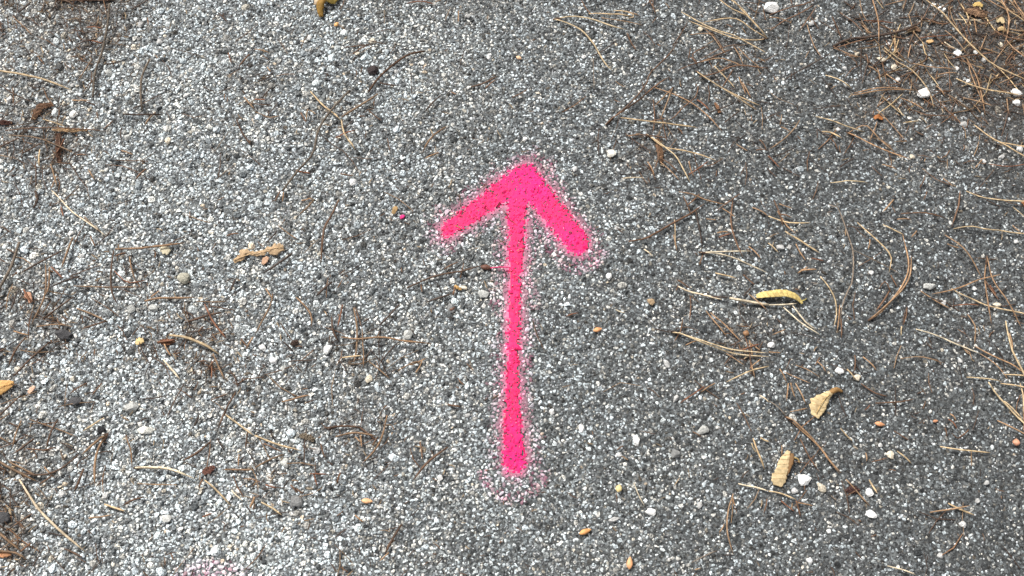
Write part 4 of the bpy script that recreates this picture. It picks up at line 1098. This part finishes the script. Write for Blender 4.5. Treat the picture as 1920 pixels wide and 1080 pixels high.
# small leaf scraps
SCRAPS = (((0, 1040), (12, 1040), (24, 1038), 5, (0.55, 0.27, 0.13), 'orange-brown leaf scrap at the left edge near the bottom corner'),
          ((1638, 224), (1645, 221), (1654, 226), 5, (0.42, 0.16, 0.05), 'rust red leaf scrap between two straw needles at upper right'),
          ((55, 738), (62, 731), (66, 725), 5, (0.68, 0.45, 0.32), 'small salmon leaf scrap just right of the orange leaf'),
          ((302, 466), (310, 470), (318, 474), 8, (0.70, 0.62, 0.44), 'square cream flake beside a tan needle on pale grit'),
          ((255, 645), (262, 641), (270, 638), 6, (0.74, 0.55, 0.27), 'yellow-tan husk scrap on the pale grit at left'),
          ((1215, 570), (1219, 567), (1225, 572), 6, (0.50, 0.36, 0.22), 'small tan flake left of the straw twig and yellow leaf'),
          ((738, 404), (741, 397), (744, 390), 5, (0.42, 0.27, 0.12), 'brown curled flake beside the pink-sprayed pebble'),
          ((50, 562), (57, 556), (62, 570), 5, (0.55, 0.30, 0.19), 'salmon bark chip among dark needles at the left edge'),
          ((1700, 62), (1712, 56), (1724, 62), 5, (0.20, 0.12, 0.07), 'brown leaf scrap in the needle litter near the white pebbles'),
          ((1822, 14), (1830, 12), (1840, 15), 5, (0.64, 0.45, 0.16), 'yellow leaf scrap in the litter of the top-right corner'),
          ((1735, 80), (1741, 82), (1747, 79), 5, (0.66, 0.42, 0.2), 'orange-tan chip on dark asphalt below the needle litter'),
          ((1866, 45), (1872, 41), (1880, 47), 6, (0.66, 0.52, 0.3), 'pale tan chip in the dense litter at the right edge'),
          ((1868, 60), (1875, 58), (1882, 62), 5, (0.58, 0.41, 0.2), 'lower tan chip in the dense litter at the right edge'),
          ((1915, 380), (1920, 384), (1926, 387), 6, (0.5, 0.22, 0.09), 'rusty scrap cut by the right edge'),
          ((866, 545), (858, 541), (853, 537), 3, (0.55, 0.33, 0.12), 'tiny ochre fleck left of the shaft'))
for a, b, c, w_, col, lab in SCRAPS:
    b0 = spot(*b, 0)
    d = shell([a, b, c], [w_ * .5, w_, w_ * .6], [w_ * .5, w_ * .9, w_ * .6], [2.6, 3.4, 2.6], .22, 12, 7, .35, 0.00015, random.uniform(-.2, .2), random.randint(1, 99))
    o = link('leaf_scrap', tri_mesh('leaf_scrap', d[0] - np.array(b0), d[1], None, M_LEAF, True), None, b0, col, label=lab, category='leaf scrap', group='small plant scraps')
    md = o.modifiers.new('thickness', 'SOLIDIFY'); md.thickness = 0.0005


# ------------------------------------------------------------------ bark pieces
def bark(poly, col, label, h=2.6, seed=1, name='bark_strip'):
    """a ragged slab of bark with layered ridges; poly: spine px + half width"""
    spine = [p[:2] for p in poly]; w_ = [p[2] for p in poly]
    b0 = spot(*spine[len(spine) // 2], 0)
    w_ = [q * .8 for q in w_]
    d = shell(spine, w_, w_, [h * .7] + [h] * (len(spine) - 2) + [h * .6], .5, 18, 9, .3, 0.0006, 0, seed, .1)
    o = link(name, tri_mesh(name, d[0] - np.array(b0), d[1], None, M_BARK, False), None, b0, col, label=label, category='bark', group='bark pieces')
    md = o.modifiers.new('thickness', 'SOLIDIFY'); md.thickness = 0.0007


bark([(100, 246, 2), (120, 247, 4), (140, 247, 5), (164, 245, 2)], (0.36, 0.235, 0.13), 'red-brown bark strip with a tan face at upper left', 4.2, 41)
bark([(110, 252, 5), (111, 268, 6), (111, 285, 6), (112, 305, 4)], (0.10, 0.052, 0.033), 'dark red upright bark strip hanging below the tan-faced strip', 3, 42)
bark([(64, 228, 4), (72, 215, 9), (80, 203, 8), (100, 198, 4)], (0.13, 0.07, 0.04), 'hooked red-brown bark piece above a straw needle at upper left', 3.4, 43)
bark([(105, 1, 3), (140, 2, 6), (180, 1, 7), (216, 2, 3)], (0.10, 0.055, 0.04), 'dark bark band cut by the top edge at left', 3, 44)
bark([(546, 647, 3), (552, 645, 6), (560, 643, 5)], (0.07, 0.045, 0.035), 'dark brown bark chip on the pale grit left of the shaft', 3, 45)
bark([(382, 885, 4), (389, 885, 7), (396, 881, 7), (404, 876, 3)], (0.16, 0.075, 0.055), 'dark red bark chip at the end of a pale needle pair', 3.4, 46)
bark([(0, 232, 4), (12, 233, 6), (26, 234, 3)], (0.09, 0.04, 0.03), 'dark bark bit at the left edge, upper', 2.6, 47)
bark([(562, 817, 3), (575, 819, 6), (590, 826, 4)], (0.15, 0.12, 0.085), 'grey-brown bark stick on grit left of the arrow foot', 3, 48)
bark([(1585, 921, 3), (1598, 918, 8), (1610, 922, 4)], (0.06, 0.03, 0.025), 'dark brown bark chip between needles at lower right', 2.4, 49)
bark([(1340, 195, 3), (1345, 205, 4), (1349, 213, 3)], (0.25, 0.13, 0.07), 'short brown bark splinter amid the upper needles', 2.4, 50)
bark([(1232, 262, 4), (1234, 275, 7), (1237, 292, 7), (1240, 306, 3)], (0.16, 0.09, 0.05), 'brown upright bark fibre bundle above the right barb', 2.2, 51)
bark([(300, 640, 4), (312, 642, 7), (328, 640, 4)], (0.17, 0.08, 0.045), 'reddish bark shred under a thick straw needle', 2.6, 52)
bark([(1805, 22, 5), (1825, 27, 10), (1848, 32, 6)], (0.20, 0.12, 0.07), 'broad brown bark flake in the top-right litter', 3.2, 53)


# ------------------------------------------------------------------ seeds and buds
def seed_thing(px, py, wx, wy, rot, col, label, name='seed'):
    n, m = 9, 8
    V = []
    a, b = wx * .5 * PXM * 0.98, wy * .5 * PXM * 0.92
    for i4 in range(n):
        t = i4 / (n - 1)
        r_ = math.sin(math.pi * t) ** .75 * (1 - .35 * t) + .03
        for j4 in range(m):
            th = 2 * math.pi * j4 / m
            V.append(((2 * t - 1) * a * 1.05, r_ * b * math.cos(th), r_ * b * .62 * math.sin(th) * (1 + .15 * math.cos(th * 3))))
    V = np.array(V)
    c_, s_ = math.cos(rot), math.sin(rot)
    V = np.stack([V[:, 0] * c_ - V[:, 1] * s_, V[:, 0] * s_ + V[:, 1] * c_, V[:, 2]], 1)
    F = []
    for i4 in range(n - 1):
        for j4 in range(m):
            k4 = (j4 + 1) % m
            F.append((i4 * m + j4, (i4 + 1) * m + j4, (i4 + 1) * m + k4, i4 * m + k4))
    x, y, z = spot(px, py, 1.6)
    return link(name, tri_mesh(name, V, np.array(F), None, M_SEED, True), None, (x, y, z + b * .45), col, label=label, category=name, group='seeds and buds')


ORANGE = (0.60, 0.29, 0.13)
seed_thing(1120, 620, 17, 12, .25, ORANGE, 'orange seed right of the middle of the arrow shaft')
seed_thing(1097, 997, 22, 12, .35, (0.66, 0.32, 0.12), 'long orange seed below-right of the arrow foot')
seed_thing(1180, 1056, 21, 14, 1.45, (0.66, 0.34, 0.17), 'upright orange-brown seed at the bottom edge right of the arrow')
seed_thing(689, 940, 20, 12, -.1, (0.74, 0.42, 0.22), 'orange seed left of the arrow foot on pale grit')
seed_thing(1648, 796, 18, 11, -.2, (0.62, 0.30, 0.15), 'orange-brown seed right of the tan wedge-shaped leaf')
seed_thing(1160, 916, 14, 15, 1.2, (0.74, 0.58, 0.28), 'yellow seed right of the arrow foot')
seed_thing(632, 49, 12, 12, .8, (0.66, 0.36, 0.14), 'small orange seed just below the olive brown leaf')
seed_thing(973, 112, 13, 11, -.5, (0.72, 0.48, 0.30), 'peach-coloured seed above the arrow tip')
seed_thing(1901, 831, 13, 17, 1.4, (0.55, 0.27, 0.17), 'salmon chip-like seed near the right edge')
seed_thing(1740, 81, 13, 8, .2, (0.70, 0.42, 0.16), 'orange seed in front of the needle litter at upper right')
seed_thing(1753, 790, 10, 7, .2, (0.5, 0.24, 0.13), 'tiny dull red seed right of the orange-brown seed')
seed_thing(912, 504, 22, 14, -.15, (0.13, 0.055, 0.035), 'brown bud at the end of a stalk beside the arrow shaft', 'bud')
seed_thing(1398, 626, 12, 15, 1.3, (0.26, 0.14, 0.07), 'small brown bud above crossed needles below the yellow leaf', 'bud')
seed_thing(848, 580, 12, 11, .5, (0.16, 0.085, 0.06), 'little round brown bud left of the arrow shaft', 'bud')

# ------------------------------------------------------------------ crumbs of needles and bark nobody could count
def crumbs(name, n, area, dens, lo, hi, cols, label, wid=(0.0006, 0.0014)):
    x = rng.uniform(area[0], area[1], n); y = rng.uniform(area[2], area[3], n)
    k5 = rng.random(n) < dens(x, y)
    x, y = x[k5], y[k5]; n = len(x)
    X, Y = np.array([ground(a, b) for a, b in zip(x, y)]).T
    ln = rng.uniform(lo, hi, n) * .5; wd = rng.uniform(*wid, n) * .5
    an = rng.uniform(0, math.pi, n); z = gz(X, Y) + rng.uniform(.0012, .0028, n) + 0.0016 * np.clip(dustiness(x, y), 0, 1); tl = rng.normal(0, .12, n); bow = rng.normal(0, .12, n)
    # bent prism: 3 stations x 3 vertices
    V = np.zeros((n, 9, 3))
    for s, u in enumerate((-1, 0, 1)):
        for j5, (a, b) in enumerate(((-1, 0), (1, 0), (0, 1))):
            lx = u * ln; ly = a * wd * (1 if s == 1 else .7) + (bow * ln if s == 1 else 0)
            V[:, s * 3 + j5, 0] = X + lx * np.cos(an) - ly * np.sin(an)
            V[:, s * 3 + j5, 1] = Y + lx * np.sin(an) + ly * np.cos(an)
            V[:, s * 3 + j5, 2] = z + b * wd * .9 + u * ln * tl
    f = []
    for s in (0, 3):
        for j5 in range(3):
            k6 = (j5 + 1) % 3
            f += [(s + j5, s + k6, s + 3 + k6), (s + j5, s + 3 + k6, s + 3 + j5)]
    f += [(0, 2, 1), (6, 7, 8)]
    F = (np.array(f)[None] + 9 * np.arange(n)[:, None, None]).reshape(-1, 3)
    c = np.array(cols)[rng.integers(0, len(cols), n)] * rng.uniform(.6, 1.3, (n, 1))
    return link(name, tri_mesh(name, V.reshape(-1, 3), F, np.repeat(np.clip(c, .01, .8), 9, 0), M_CRUMB), None, kind='stuff', label=label)


BROWN = [(0.15, 0.085, 0.05), (0.09, 0.055, 0.038), (0.20, 0.11, 0.06), (0.28, 0.185, 0.105), (0.055, 0.038, 0.03), (0.36, 0.27, 0.17)]
crumbs('plant_crumbs', 26000, (-200, 2120, -200, 1250), lambda x, y: 0.03 + 0.85 * soil(x, y) + 0.16 * (x < 950) * vnoise(x, y, 45, 40) ** 2.5, 0.002, 0.010, BROWN,
       'fine brown crumbs of needles and bark scattered on the asphalt')
crumbs('needle_litter', 1100, (1600, 2200, -220, 240), lambda x, y: np.clip(soil(x, y) * .9 - .12, 0, .5), 0.012, 0.05, BROWN[:4] + [(0.55, .4, .22)],
       'dense brown needle litter in the upper right corner', (0.0009, 0.0016))

crumbs('fine_needles', 19000, (-150, 2050, -120, 1200),
       lambda x, y: 0.004 + 0.030 * (x > 1150) * vnoise(x, y, 80, 47) + 0.34 * soil(x, y) * np.where((x > 1600) & (y < 260), .45, 1) + 0.075 * (x < 760) * vnoise(x, y, 70, 44) ** 2 + 0.09 * (y < 330) * (x > 1180) * vnoise(x, y, 60, 45) ** 1.5, 0.008, 0.038,
       [BROWN[0], BROWN[1], BROWN[2], BROWN[4], (0.26, 0.17, 0.10), (0.12, 0.07, 0.045)], 'thin brown broken needles tangled over the gritty asphalt', (0.0007, 0.0013))

settle_labels()
print('stones', N, 'triangles', sum(len(o.data.polygons) for o in bpy.data.objects if o.type == 'MESH'), 'objects', len(bpy.data.objects))
